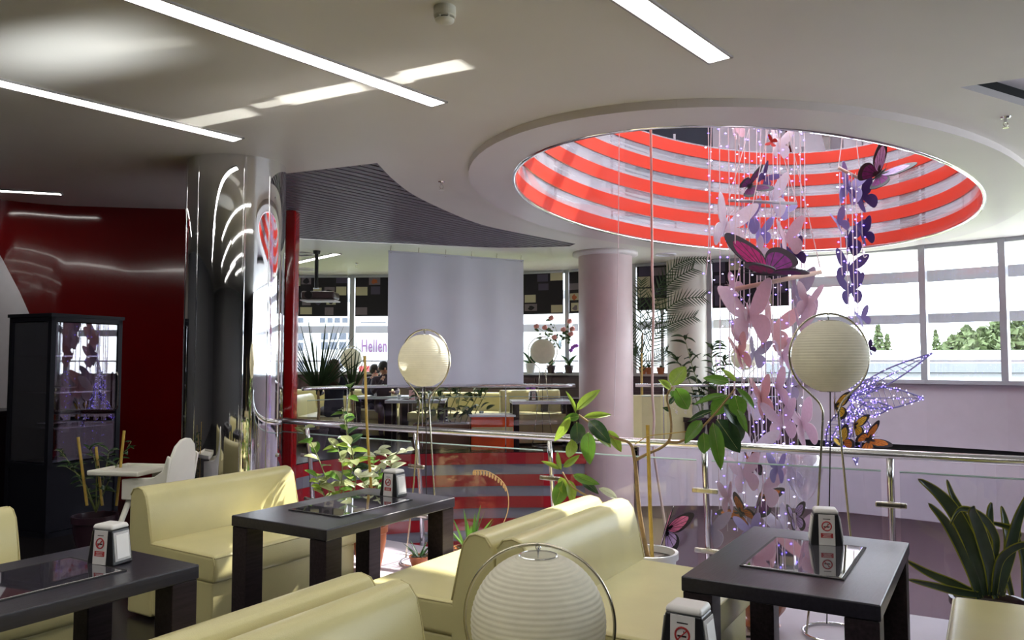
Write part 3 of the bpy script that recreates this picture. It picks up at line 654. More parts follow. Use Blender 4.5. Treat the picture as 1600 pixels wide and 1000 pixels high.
# napkin dispensers
def make_holder():
    t = link('napkin_dispenser', None)
    def fr(w0, d0, w1, d1, z0, z1): return [(-w0, -d0, z0), (w0, -d0, z0), (w0, d0, z0), (-w0, d0, z0), (-w1, -d1, z1), (w1, -d1, z1), (w1, d1, z1), (-w1, d1, z1)]
    bf = [(3, 2, 1, 0), (4, 5, 6, 7), (0, 1, 5, 4), (1, 2, 6, 5), (2, 3, 7, 6), (3, 0, 4, 7)]
    mb = MB(); mb.add(fr(.068, .052, .050, .044, 0, .140), bf); mb.build('body', M['black'], t, bevel=.008)
    mb = MB(); mb.add(fr(.052, .046, .046, .040, .138, .158), bf); mb.build('top_cap', M['platew'], t, bevel=.008)
    for s in (-1, 1):
        sl_ = math.atan2(.018, .14)
        mb = MB(); mb.box((0, 0, 0), (.004, .078, .112)); f_ = mb.build('napkin_frame', M['grey'], t, (s * .0600, 0, .072), (0, -s * sl_, 0), bevel=.002)
        mb = MB(); mb.box((s * .003, 0, 0), (.003, .060, .092)); mb.build('napkins', M['napkin'], f_, bevel=.001)
        mb = MB(); mb.box((0, 0, 0), (.066, .003, .130)); pl_ = mb.build('sign_plate', M['platew'], t, (0, s * .0495, .071), (s * .057, 0, 0))
        y = s * .0022
        mb = MB(); mb.tube([(.019 * math.cos(R(20 * i)), y, .016 + .019 * math.sin(R(20 * i))) for i in range(18)], .0028, 5, True)
        mb.bar((-.0135, y, .0025), (.0135, y, .0295), .003, .0048, (0, 1, 0)); mb.build('no_smoking_ring', M['signred'], pl_)
        mb = MB(); mb.box((-.001, y * .9, .013), (.024, .001, .0045)); mb.box((.004, y * .9, .023), (.002, .001, .008)); mb.build('cigarette', M['ink'], pl_)
        mb = MB(); mb.box((0, y * .8, -.024), (.050, .001, .020)); mb.build('red_notice', M['signred'], pl_)
        mb = MB(); mb.box((0, y * .8, .046), (.030, .001, .003)); mb.build('heading_line', M['ink'], pl_)
        mb = MB()
        for k in range(3): mb.box((0, y * 1.0, -.0185 - .0055 * k), (.034 - .006 * (k % 2), .001, .0018))
        mb.build('notice_text', M['platew'], pl_)
    return t
h0 = make_holder(); hused = [False]
for (v, u, lab) in ((.0, .37, 'napkin dispenser with no smoking sign on the sunlit table'), (2.42, .41, 'napkin dispenser with no smoking sign on the right table'), (.05, -1.42, 'napkin dispenser with no smoking sign on the dark left table'), (2.52, -1.42, 'napkin dispenser cut off at the bottom edge')):
    o = copy_tree(h0) if hused[0] else h0; hused[0] = True
    p = G(v, u, .7505); 
    if abs(u) < 1 and abs(u - .37) < .05: p.z = .7505
    if lab.endswith('edge'): q = at(1076, 990, 2.12); p = V(q.x, q.y, .7505)
    o.location = p; o.rotation_euler = (0, 0, RZG + (R(12) if 'dark left' in lab else R(16) if 'right table' in lab else 0)); tag(o, lab, 'napkin holder', 'napkin dispensers')

# ------------------------------------------------------------------ lantern lamps
def make_lamp(r=.196, zc=1.48, hoop=.230, base=.165):
    t = link('lantern_lamp', None)
    prof = []; n = 132
    for i in range(n + 1):
        a = math.pi * (.09 + .82 * i / n); rr = r * (1 + (.010 if i % 4 == 0 else 0.0 if i % 2 else -.003)); prof.append((rr * math.sin(a), zc - rr * math.cos(a)))
    mb = MB(); mb.lathe(prof, 48, cap=False); s = mb.build('paper_globe', M['paper'], t, smooth=True)
    for zz in (prof[0], prof[-1]):
        mb = MB(); mb.tube([(zz[0] * math.cos(R(15 * i)), zz[0] * math.sin(R(15 * i)), zz[1]) for i in range(24)], .003, 5, True); mb.build('rim_wire', M['steel'], s)
    pts = []
    for sgn in (-1, 1):
        leg = [V(sgn * hoop * math.sin(R(a)), 0, zc + hoop * math.cos(R(a))) for a in range(0, 146, 8)]
        e = leg[-1]; leg += [V(sgn * .072, 0, e.z - .058), V(sgn * .050, 0, e.z - .10), V(sgn * .046, 0, e.z - .15), V(sgn * .07, 0, (e.z - .15) * .75), V(sgn * .105, 0, (e.z - .15) * .4), V(sgn * base, 0, .012)]
        mb = MB(); mb.tube(catmull(leg, 3), .0062, 8); mb.build('frame_leg', M['brass'], t, smooth=True)
    mb = MB(); mb.tube([(base * math.cos(R(12 * i)), base * math.sin(R(12 * i)), .010) for i in range(30)], .008, 8, True); mb.build('base_ring', M['chrome'], t, smooth=True)
    mb = MB(); mb.tube([(0, 0, zc + hoop), (0, .004, zc + hoop - .012), (0, 0, prof[-1][1] - .01)], .0035, 6); mb.tube([(.009 * math.cos(R(40 * i)), 0, zc + hoop - .012 + .009 * math.sin(R(40 * i))) for i in range(9)], .002, 5, True); mb.build('hook', M['steel'], t)
    mb = MB(); mb.tube(catmull([(0, 0, prof[0][1] + .01), (.004, .02, zc - .5), (-.004, .04, .5), (.02, .12, .02)], 5), .0035, 6); mb.build('cable', M['ink'], t)
    return t
lamp0 = make_lamp()
def place_lamp(o, x, y, z, rz, lab, s=1):
    o.location = (x, y, z); o.rotation_euler = (0, 0, rz); o.scale = (s, s, s); tag(o, lab, 'lamp', 'paper globe floor lamps'); return o
q = at(1297, 600, 4.23); place_lamp(lamp0, q.x, q.y, .1, R(8), 'paper globe floor lamp at right in front of the butterflies')
q = at(663, 600, 5.73); place_lamp(copy_tree(lamp0), q.x, q.y, .1, R(-32), 'sunlit paper globe floor lamp behind the centre left table', .985)
q = at(848, 600, 12.95); place_lamp(copy_tree(lamp0), q.x, q.y, .15, R(5), 'small distant paper globe lamp beside the roses', 1.06)
q = at(548, 600, 14.2); place_lamp(copy_tree(lamp0), q.x, q.y, .15, R(0), 'small distant paper globe lamp behind the grassy plant', .98)
q = at(1183, 600, 11.9); place_lamp(copy_tree(lamp0), q.x + .1, 12.85, .0, R(0), 'distant paper globe lamp hidden among the light strings', 1.1)
q = at(841, 900, 2.96); low = make_lamp(.250, .585, .283, .19); place_lamp(low, q.x, q.y, 0, R(-12), 'large low paper globe lamp at the bottom centre between sofas')

# ------------------------------------------------------------------ high chair
q = at(238, 740, 6.0); t = thing('high_chair', 'white plastic high chair with tray beside the chrome column', 'high chair', (q.x, q.y, 0), R(-10))
prof = [(.10, .55), (.14, .55), (.20, .60), (.235, .70), (.26, .82), (.265, .90), (.25, .955), (.22, .975), (.18, .955)]
mb = MB(); w_ = .17; vs = []
back = [(-.175, .55), (-.17, .72), (-.155, .84), (-.12, .92), (-.06, .965), (0, .975), (.06, .965), (.12, .92), (.155, .84), (.17, .72), (.175, .55)]
vs = [(.20 + (z - .55) * .14, y, z) for y, z in back] + [(.225 + (z - .55) * .14, y, z) for y, z in back]; n = len(back)
mb.add(vs, [tuple(range(n)), tuple(range(n, 2 * n))[::-1]] + [(i, n + i, n + (i + 1) % n, (i + 1) % n) for i in range(n)]); mb.build('backrest', M['hw'], t, bevel=.010, seg=3)
for s in (-1, 1):
    mb = MB(); pts = [(-.12, .53), (.22, .53), (.27, .84), (.245, .86), (.21, .75), (.14, .70), (-.12, .68)]
    k = len(pts); mb.add([(x, s * .165, z) for x, z in pts] + [(x, s * .19, z) for x, z in pts], [tuple(range(k)), tuple(range(k, 2 * k))[::-1]] + [(i, k + i, k + (i + 1) % k, (i + 1) % k) for i in range(k)]); mb.build('side_panel', M['hw'], t, bevel=.008)
mb = MB(); mb.box((.05, 0, .54), (.36, .36, .03)); mb.build('seat', M['hw'], t, bevel=.012)
mb = MB(); mb.box((-.17, 0, .715), (.42, .46, .018)); tr = mb.build('tray', M['hw'], t, bevel=.008)
mb = MB()
for s in (-1, 1): mb.box((-.17, s * .222, .727), (.42, .018, .032)); 
mb.box((-.372, 0, .727), (.018, .44, .032)); mb.box((.03, 0, .727), (.018, .44, .03)); mb.build('tray_rim', M['hw'], tr, bevel=.008)
for sx in (-1, 1):
    for sy in (-1, 1):
        mb = MB(); mb.tube([(.05 + sx * .13, sy * .14, .54), (.05 + sx * .27, sy * .25, .0)], [.022, .014], 12); mb.build('leg', M['hw'], t, smooth=True)

# ------------------------------------------------------------------ display cabinet
q = at(78, 600, 6.9); CAB = math.atan2(.91, .41); t = thing('display_cabinet', 'black glass fronted display cabinet by the red wall', 'cabinet', (q.x, q.y, 0), CAB)
W_, D_, H_ = .72, .57, 1.96
mb = MB()
for x in (.02, W_ - .02):
    for y in (.02, D_ - .02): mb.box((x, y, H_ / 2), (.045, .045, H_))
for z in (.02, .62, H_ - .025):
    for y in (.02, D_ - .02): mb.box((W_ / 2, y, z), (W_, .045, .05))
    for x in (.02, W_ - .02): mb.box((x, D_ / 2, z), (.045, D_, .05))
mb.build('frame', M['blackm'], t)
mb = MB(); mb.box((W_ / 2, D_ / 2, .33), (W_ - .02, D_ - .02, .56)); mb.build('base_unit', M['blackm'], t)
mb = MB(); mb.box((W_ / 2, D_ / 2, H_ + .005), (W_ + .03, D_ + .03, .03)); mb.build('top_panel', M['blackm'], t)
mb = MB(); mb.box((W_ / 2, D_ - .01, 1.28), (W_ - .06, .02, 1.28)); mb.build('back_panel', M['blackm'], t)
for c, d_ in (((W_ / 2, .012, 1.28), (W_ - .08, .008, 1.24)), ((.012, D_ / 2, 1.28), (.008, D_ - .08, 1.24)), ((W_ - .012, D_ / 2, 1.28), (.008, D_ - .08, 1.24))):
    mb = MB(); mb.box(c, d_); mb.build('glass_pane', M['cabglass'], t)
for z in (.95, 1.27, 1.6):
    mb = MB(); mb.box((W_ / 2, D_ / 2, z), (W_ - .08, D_ - .1, .012)); mb.build('shelf', M['steel'], t)
mb = MB(); mb.tube([(W_ - .06, -.02, 1.1), (W_ - .06, -.035, 1.13), (W_ - .06, -.035, 1.42), (W_ - .06, -.02, 1.45)], .008, 8); mb.build('door_handle', M['steel'], t)
cx = t
for j, (x, y, z) in enumerate(((.2, .35, .96), (.4, .4, .96), (.3, .35, 1.28))):
    wp = Matrix.Rotation(CAB, 3, 'Z') @ V(x, y * .7, 0); mb = MB(); mb.lathe([(.02, 0), (.02, .02), (.11, .03), (.12, .035), (.02, .032)], 24)
    o = mb.build('cake_stand', M['cup'], None, (q.x + wp.x, q.y + wp.y, z), smooth=True); tag(o, ['white cake stand at the left on the lowest cabinet shelf', 'white cake stand at the right on the lowest cabinet shelf', 'white cake stand on the middle cabinet shelf'][j], 'dish', 'white cake stands in the cabinet')
q = at(-20, 640, 7.6); t = thing('side_counter', 'dark counter cut off at the left picture edge', 'counter', (q.x - .5, q.y, 0))
mb = MB(); mb.box((.2, 0, .52), (1.1, .5, 1.04)); mb.build('body', M['blackm'], t)
mb = MB(); mb.box((.2, 0, 1.06), (1.16, .56, .05)); mb.build('worktop', M['blackm'], t, bevel=.008)
q = at(2, 545, 7.6); t = thing('bottle', 'small bottle with red label at the left picture edge', 'bottle', (q.x, q.y - .1, 1.085))
mb = MB(); mb.lathe([(.035, 0), (.036, .15), (.03, .19), (.014, .23), (.014, .29)], 20); mb.build('body', mat('bottle_pale', (.6, .55, .5), .2), t, smooth=True)
mb = MB(); mb.lathe([(.0368, .04), (.0370, .13)], 20, cap=False); mb.build('label_band', mat('bottle_red', (.55, .06, .02), .5), t, smooth=True)

# ------------------------------------------------------------------ leaves and plants
def leaf_mesh(name, m, wide=.5, bend=.25, fold=.18, rib=None, tip=.8, n=8):
    mb = MB(); vs = []
    for i in range(n + 1):
        f_ = i / n; wd = wide * .5 * (math.sin(math.pi * f_ ** tip) ** .8 if 0 < f_ < 1 else 0.0) + .004; z = bend * (f_ - f_ * f_ * 1.0) - bend * f_ * f_ * .6
        vs += [(f_, -wd, z + fold * wd), (f_, 0, z), (f_, wd, z + fold * wd)]
    fs = []
    for i in range(n): a = i * 3; fs += [(a, a + 1, a + 4, a + 3), (a + 1, a + 2, a + 5, a + 4)]
    mb.add(vs, fs)
    if rib:
        mb.cur = 1; mb.tube([V(*vs[i * 3 + 1]) + V(0, 0, .006) for i in range(n)], [.014 * (1 - i / n) + .003 for i in range(n)], 4)
    return mb.mesh(name, [m, rib] if rib else m, True)
RIB = mat('leaf_rib', (.42, .46, .16), .5)
LF = {k: leaf_mesh('leaf_' + k, M[mk], 1.0, b, .18, RIB) for k, mk, b in (('g', 'leaf', .15), ('y', 'leafy', .15), ('d', 'leafd', .2), ('v', 'leafv', .2), ('w', 'leafw', .2), ('f', 'farleaf', .2))}
def put_leaf(parent, me, base, tip, width, nrm, name='leaf'):
    base = Vector(base); tip = Vector(tip); x = tip - base; L_ = x.length; x.normalize(); z = Vector(nrm); z = z - x * z.dot(x)
    if z.length < 1e-3: z = V(0, 0, 1) - x * x.z
    z.normalize(); y = z.cross(x)
    o = bpy.data.objects.new(name, me); COL.objects.link(o); o.parent = parent
    R_ = Matrix((x, y, z)).transposed().to_4x4(); po = parent.matrix_basis.translation if parent else V(0, 0, 0)
    o.matrix_basis = Matrix.Translation(base - po) @ R_ @ Matrix.Diagonal((L_, width, L_, 1)); return o
def pot(parent, r, h, m, z=0):
    mb = MB(); mb.lathe([(r * .66, z), (r * .95, z + h * .62), (r * .97, z + h * .84), (r * 1.06, z + h * .86), (r * 1.06, z + h), (r * .94, z + h), (r * .90, z + h * .86)], 28, cap=False); mb.lathe([(r * .66, z), (.001, z)], 28, cap=False); o = mb.build('pot', m, parent); smooth_by_angle(o.data, 30)
    mb = MB(); mb.lathe([(r * .92, z + h * .86), (.001, z + h * .89)], 20, cap=False); mb.build('soil', M['soil'], parent)
def rel(t, pts): return [Vector(p) - t.location for p in pts]

rnd = random.Random(11)
# rubber plant
Yd = 4.9; b0 = at(1014, 880, Yd); t = thing('rubber_plant', 'tall rubber plant with big glossy leaves tied to a bamboo stake', 'plant', (b0.x, b0.y, .1))
pot(t, .17, .28, M['potw'])
P_ = lambda px, py, dy=0: at(px, py, Yd + dy)
def branch(t, pts, r, m='bark', name='branch'):
    c = catmull(pts, 4); mb = MB(); k = len(c); mb.tube([p - t.location for p in c], [r[0] + (r[1] - r[0]) * i / (k - 1) for i in range(k)], 8); return mb.build(name, M[m], t, smooth=True)
branch(t, [V(b0.x, b0.y, .33), P_(1010, 860), P_(999, 800), P_(993, 728), P_(988, 699)], (.016, .010), name='trunk')
branch(t, [P_(988, 699), P_(980, 690), P_(955, 682), P_(925, 663), P_(904, 648)], (.009, .006))
branch(t, [P_(993, 719), P_(1012, 709), P_(1034, 699), P_(1046, 687), P_(1049, 668), P_(1047, 644), P_(1042, 620), P_(1051, 604)], (.010, .006))
branch(t, [P_(1044, 690), P_(1063, 690, -.05), P_(1091, 673, -.1), P_(1113, 651, -.15), P_(1135, 625, -.2), P_(1148, 608, -.2)], (.009, .005))
branch(t, [P_(1004, 860), P_(985, 800, -.1), P_(940, 785, -.1), P_(896, 762, -.1), P_(879, 738, -.1)], (.008, .005))
mb = MB(); mb.tube(rel(t, [V(b0.x + .02, b0.y - .03, .2), P_(1016, 800, -.06), P_(1012, 664, -.06)]), .0125, 8); mb.build('bamboo_stake', M['bamboo'], t)
mb = MB(); mb.tube(rel(t, [P_(992, 694, -.05), P_(1012, 681, -.075), P_(1093, 672, -.1)]), .003, 5); mb.build('tie_string', M['bamboo'], t)
leaves = [(900, 646, 885, 610, 6, 'y'), (901, 641, 938, 607, 15, 'y'), (911, 652, 957, 647, 10, 'y'), (891, 651, 866, 691, 13, 'y'), (901, 659, 902, 697, 24, 'd'), (920, 657, 954, 692, 21, 'd'), (919, 675, 921, 726, 22, 'g'), (924, 670, 957, 699, 17, 'y'), (950, 672, 972, 707, 15, 'y'), (893, 686, 890, 717, 19, 'y'), (905, 650, 880, 655, 12, 'g'),
          (874, 733, 846, 720, 7, 'y'), (877, 735, 870, 704, 7, 'y'), (880, 730, 906, 711, 10, 'y'), (880, 751, 867, 792, 22, 'g'), (889, 750, 895, 788, 15, 'y'), (895, 742, 937, 757, 13, 'g'), (907, 750, 936, 771, 12, 'd'), (935, 763, 967, 779, 11, 'w'), (876, 745, 884, 775, 14, 'y'),
          (1050, 603, 1071, 571, 24, 'y'), (1048, 608, 1030, 593, 12, 'y'), (1055, 606, 1077, 641, 24, 'g'), (1048, 641, 1036, 637, 7, 'd'), (1046, 632, 1055, 618, 7, 'd'), (1050, 610, 1052, 622, 10, 'g'),
          (1140, 597, 1098, 590, 14, 'g'), (1150, 596, 1128, 576, 8, 'y'), (1136, 618, 1082, 631, 11, 'g'), (1137, 617, 1111, 650, 25, 'g'), (1114, 642, 1073, 658, 9, 'd'), (1150, 606, 1182, 640, 10, 'g'), (1148, 617, 1158, 653, 25, 'g'), (1130, 632, 1158, 667, 20, 'd'), (1120, 655, 1157, 708, 32, 'd'), (1114, 660, 1127, 735, 20, 'g'), (1096, 657, 1070, 692, 18, 'g'), (1099, 676, 1101, 710, 23, 'g'), (1152, 640, 1168, 676, 11, 'g'), (1141, 648, 1161, 692, 22, 'd')]
for i, (a, b, c, d_, wpx, k) in enumerate(leaves):
    dy = rnd.uniform(-.10, .10) - (.15 if a > 1090 else 0); dt = rnd.uniform(-.07, .07)
    p0 = P_(a, b, dy); p1 = P_(c, d_, dy + dt); nn = V(rnd.uniform(-.35, .35), -1, rnd.uniform(.1, .8)); put_leaf(t, LF[k], p0, p1, wpx * Yd / F * 1.08, nn)

# leafy pot plants behind the left table
def bush(name, label, base, z0, stems, kinds, n, size, potr=None, poth=.22, potm='terra', spread=22, dep=.10, seed=1, ratio=.5, stemr=.006):
    r_ = random.Random(seed); t = thing(name, label, 'plant', (base.x, base.y, z0))
    if potr: pot(t, potr, poth, M[potm])
    d0 = base.y
    for st in stems:
        pts = [at(px, py, d0 + r_.uniform(-dep, dep) * (0 if i == 0 else 1)) for i, (px, py) in enumerate(st)]
        c = catmull(pts, 5); k = len(c); mb = MB(); mb.tube([p - t.location for p in c], [stemr * (1 - .6 * i / (k - 1)) for i in range(k)], 6); mb.build('stem', M['stemg'], t, smooth=True)
        for j in range(n):
            p = c[int(k * (.25 + .74 * j / max(1, n - 1)))] if k > 2 else c[-1]
            a = r_.uniform(0, 2 * math.pi); el = r_.uniform(-.3, .7); dr = V(math.cos(a) * math.cos(el), math.sin(a) * math.cos(el) * .7, math.sin(el)); s = size * r_.uniform(.7, 1.2)
            put_leaf(t, LF[r_.choice(kinds)], p, p + dr * s, s * ratio, V(r_.uniform(-.3, .3), -.5, 1))
    return t
bush('leafy_plant', 'variegated pot plant at the left of the railing, behind the table', at(515, 790, 5.75), .10, [[(520, 800), (510, 750), (490, 700), (470, 668)], [(522, 800), (535, 740), (528, 700)], [(518, 800), (505, 770), (495, 745)], [(520, 800), (540, 760), (552, 725), (548, 695)]], 'vvgy', 12, .13, .12, .22, 'terra', seed=4)
bush('leafy_plant', 'tall dark leafed plant rising beside the bamboo cane', at(545, 790, 6.0), .10, [[(548, 800), (548, 720), (542, 660), (548, 600)], [(548, 800), (556, 740), (545, 690), (535, 640)]], 'dgd', 10, .13, .12, .2, 'potd', seed=9)
bush('leafy_plant', 'sunlit plant with pale leaves beside the napkin dispenser', at(592, 800, 5.55), .10, [[(592, 810), (590, 760), (600, 720), (632, 705)], [(592, 810), (588, 760), (583, 730), (590, 705)], [(592, 810), (580, 770), (560, 745)], [(594, 810), (604, 760), (612, 725)]], 'wwwg', 12, .13, None, seed=6, ratio=.55)
t = COL.objects['leafy_plant.002']; q = at(566, 878, 5.55)
t2 = thing('terracotta_pot', 'glazed terracotta pot on the ledge seen under the table', 'pot', (q.x + .05, q.y, .10)); pot(t2, .12, .30, M['terra'])
o = tag(MB().tube([V(*p) for p in [at(583, 800, 5.5), at(577, 720, 5.5), at(573, 660, 5.5), at(570, 556, 5.5)]], .0095, 8).build('bamboo_cane', M['bamboo'], None, smooth=True), 'tall bamboo cane standing among the pot plants', 'cane')
# spiky small plants and aloe flower near the railing
def blades(name, label, base, z0, n, ln, wd, m, seed, potr=None, potm='terra', spread=.8, lean=None, cat='plant', poth=.2, rise=.75):
    r_ = random.Random(seed); t = thing(name, label, cat, (base.x, base.y, z0)); zz = 0
    if potr: pot(t, potr, poth, M[potm]); zz = poth * .85
    for i in range(n):
        a = r_.uniform(0, 2 * math.pi); l = ln * r_.uniform(.6, 1.05); up = r_.uniform(rise - .35, rise + .2); hx = spread * (1.1 - min(1, up)) ; mb = MB(); vs = []
        o0 = V(math.cos(a), math.sin(a), 0) * (potr or .08) * .4 * r_.random(); d_ = V(math.cos(a), math.sin(a), 0); sd_ = V(-d_.y, d_.x, 0); k = 5
        for j in range(k + 1):
            f_ = j / k; p = o0 + V(0, 0, zz) + d_ * (hx * l * f_ + .25 * l * f_ * f_ * hx) + V(0, 0, l * up * (f_ - .35 * f_ * f_ * hx)); w_ = wd * (1 - f_) ** .6 * .5 * (.5 + min(f_ * 3, .5))
            vs += [p - sd_ * w_, p + V(0, 0, -.15 * w_), p + sd_ * w_]
        fs = []
        for j in range(k): b = j * 3; fs += [(b, b + 1, b + 4, b + 3), (b + 1, b + 2, b + 5, b + 4)]
        mb.add(vs, fs); mb.build('leaf', M[m], t, smooth=True)
    return t
a_ = blades('aloe_plant', 'spiky aloe with an arching flower stalk by the railing', at(735, 850, 5.35), .10, 22, .42, .035, 'leafg' if 'leafg' in M else 'leaf', 5, .11, spread=.9, rise=.7)
c = catmull([at(770, 850, 5.35), at(793, 800, 5.35), at(790, 760, 5.35), at(765, 738, 5.35), at(740, 735, 5.35)], 6); mb = MB(); mb.tube([p - a_.location for p in c], .004, 6); st_ = mb.build('flower_stalk', M['flame'], a_)
for i in range(12, len(c), 1):
    mb = MB(); mb.ball(c[i] - a_.location + V(0, 0, -.018), .008, 6, (1, 1, 2.2)); mb.build('bud', M['flame'], st_)
blades('grassy_plant', 'short grassy plant on the ledge right of the sunlit table legs', at(655, 868, 5.6), .10, 16, .24, .02, 'leafd', 8, .07, spread=.9, rise=.6, poth=.08)
# snake plant
q = at(1545, 930, 4.05); t = thing('snake_plant', 'snake plant with yellow edged leaves behind the corner sofa', 'plant', (q.x, q.y, .10)); pot(t, .17, .24, M['potd'])
def sword(t, pts, wpx, y=4.05, dy=0):
    c = catmull([at(px, py, y + dy * i) for i, (px, py) in enumerate(pts)], 6); k = len(c); w0 = .78 * wpx * y / F
    for nm, ex, m_, off in (('leaf', 0.0, 'snake', -.002), ('leaf_margin', .0055, 'snakeedge', .002)):
        vs = []
        for i, p in enumerate(c):
            f_ = i / (k - 1); tg = (c[min(i + 1, k - 1)] - c[max(0, i - 1)]).normalized(); sdv = tg.cross(V(0, 1, .15)); sdv.normalize(); wd = w0 * .5 * min(1, .55 + f_ * 1.3) * max(0.02, (1 - f_ ** 3)) + ex * (1 if f_ < .97 else .2)
            p = p - t.location + V(0, off, 0); vs += [p - sdv * wd + V(0, -.006, 0), p, p + sdv * wd + V(0, -.006, 0)]
        fs = []
        for i in range(k - 1): b = i * 3; fs += [(b, b + 1, b + 4, b + 3), (b + 1, b + 2, b + 5, b + 4)]
        mb = MB(); mb.add(vs, fs)
        if nm == 'leaf': lf = mb.build('leaf', M[m_], t, smooth=True)
        else: mb.build(nm, M[m_], lf, smooth=True)
for pts, wp, dy in (([(1530, 935), (1512, 880), (1480, 820), (1450, 786)], 20, -.02), ([(1540, 930), (1520, 860), (1490, 800), (1462, 768), (1434, 748)], 26, -.03), ([(1548, 930), (1546, 850), (1546, 800), (1549, 785)], 15, .02), ([(1555, 935), (1535, 870), (1510, 815), (1488, 775), (1479, 749)], 14, .03),
                    ([(1560, 930), (1575, 870), (1590, 810), (1612, 760)], 24, .0), ([(1552, 930), (1560, 880), (1580, 858), (1606, 850), (1630, 856)], 16, -.05), ([(1565, 930), (1575, 850), (1570, 815), (1564, 790)], 17, .04), ([(1535, 930), (1500, 925), (1460, 915), (1418, 905)], 14, -.01), ([(1530, 930), (1490, 912), (1450, 895), (1415, 875)], 15, .02),
                    ([(1540, 925), (1555, 860), (1550, 830), (1530, 805), (1500, 795), (1484, 819)], 14, -.03), ([(1550, 930), (1545, 880), (1530, 830), (1518, 800), (1520, 790)], 24, -.04), ([(1560, 930), (1545, 860), (1520, 835), (1490, 795)], 16, .03), ([(1580, 930), (1570, 870), (1590, 835), (1570, 822), (1540, 815)], 12, .01), ([(1530, 935), (1526, 905), (1524, 870)], 7, .0), ([(1600, 935), (1600, 880), (1586, 830)], 14, .02)):
    sword(t, pts, wp, 4.05, dy)
# terracotta bowl under the right table
q = at(1190, 980, 4.32); t = thing('planter_bowl', 'terracotta bowl planter under the right table', 'planter', (q.x, q.y, .10))
mb = MB(); mb.lathe([(.07, 0), (.10, .03), (.07, .05), (.125, .12), (.145, .19), (.15, .20), (.135, .20), (.12, .17)], 32, cap=False); o = mb.build('bowl', M['terra'], t); smooth_by_angle(o.data, 30)
mb = MB(); mb.lathe([(.13, .175), (.002, .19)], 20, cap=False); mb.build('soil', M['soil'], t)
q = at(1140, 985, 4.12); t = thing('power_adapter', 'black power box with loose cable on the ledge under the right table', 'adapter', (q.x, q.y, .10), R(-20))
mb = MB(); mb.box((0, 0, .025), (.16, .08, .05)); mb.build('case', M['black'], t, bevel=.008)
mb = MB(); mb.tube(catmull([(-.08, 0, .02), (-.16, .03, .01), (-.13, .10, .008), (0, .08, .008), (.12, .10, .008), (.2, .04, .008)], 6), .006, 6); mb.build('cable', M['ink'], t, smooth=True)
# dark plant with bamboo canes by the cabinet
t = bush('potted_shrub', 'dark leafy shrub with bamboo canes before the display cabinet', at(150, 760, 6.2), 0, [[(150, 800), (120, 740), (95, 705)], [(150, 800), (150, 730), (140, 700)], [(150, 800), (175, 740), (205, 690)], [(150, 800), (165, 735), (170, 705)], [(150, 800), (130, 750), (105, 730)]], 'dd', 16, .10, .16, .35, 'potd', seed=14, ratio=.3)
for a, b in (((136, 790), (122, 683)), ((160, 790), (150, 698)), ((182, 790), (194, 673))):
    mb = MB(); mb.tube(rel(t, [at(*a, 6.15), at(*b, 6.15)]), .011, 8); mb.build('bamboo_cane', M['bamboo'], t)

# ------------------------------------------------------------------ hanging cables over the void
o = MB().tube(catmull([V(*at(1016, 150, 6.9)), at(1018, 300, 6.9), at(1019, 420, 6.9), at(1021, 480, 6.9), at(1019, 600, 6.9), at(1022, 655, 6.9), at(1021, 700, 6.9), at(1036, 800, 6.9), at(1045, 850, 6.9)], 4), .011, 8).build('hanging_rope', M['rope'], None, smooth=True); tag(o, 'pinkish rope hanging down in front of the pink column gap', 'rope')
o = MB().tube([at(968, 150, 7.2), at(966, 400, 7.2), at(960, 650, 7.2)], .0035, 6).build('hanging_cable', M['wire'], None); tag(o, 'thin white cable hanging before the pink column', 'cable')

# ------------------------------------------------------------------ butterflies
UP = [(0.0, .02), (.06, .12), (.18, .30), (.33, .43), (.47, .48), (.52, .44), (.50, .33), (.44, .20), (.36, .08), (.26, .0), (.12, -.03), (0.0, -.02)]
LO = [(0.0, -.01), (.12, -.02), (.26, -.03), (.35, -.10), (.38, -.22), (.34, -.34), (.26, -.43), (.18, -.45), (.12, -.38), (.07, -.24), (.02, -.10)]
def smooth_poly(p, n=3): return [(q.x, q.y) for q in catmull([V(a, b, 0) for a, b in p], n, True)]
def flat(mb, poly, z0, z1):
    k = len(poly); cx = sum(p[0] for p in poly) / k; cy = sum(p[1] for p in poly) / k
    vs = [(x, y, z0) for x, y in poly] + [(x, y, z1) for x, y in poly] + [(cx, cy, z0), (cx, cy, z1)]
    fs = [(i, (i + 1) % k, k + (i + 1) % k, k + i) for i in range(k)] + [((i + 1) % k, i, 2 * k) for i in range(k)] + [(k + i, k + (i + 1) % k, 2 * k + 1) for i in range(k)]
    mb.add(vs, fs)
WM = {}
def wing_mesh(key):
    if key in WM: return WM[key]
    mb = MB(); flat(mb, smooth_poly(UP), -.006, .006); flat(mb, smooth_poly(LO), -.0065, .0055); WM[key] = mb.mesh('wing_' + key, M[key]); return WM[key]
BODY = {}
def body_mesh(key):
    if key in BODY: return BODY[key]
    mb = MB(); mb.tube([(0, -.22, 0), (0, -.12, 0), (0, .0, 0), (0, .10, 0), (0, .15, 0), (0, .19, 0)], [.006, .018, .022, .026, .016, .004], 8)
    for s in (-1, 1): mb.tube([(s * .008, .17, 0), (s * .05, .26, .02), (s * .08, .32, .03)], .0035, 4)
    BODY[key] = mb.mesh('body_' + key, M[key], True); return BODY[key]
def orient(o, yaw, pitch, roll): o.rotation_euler = (Matrix.Rotation(yaw, 3, 'Z') @ Matrix.Rotation(R(90) + pitch, 3, 'X') @ Matrix.Rotation(roll, 3, 'Z')).to_euler()
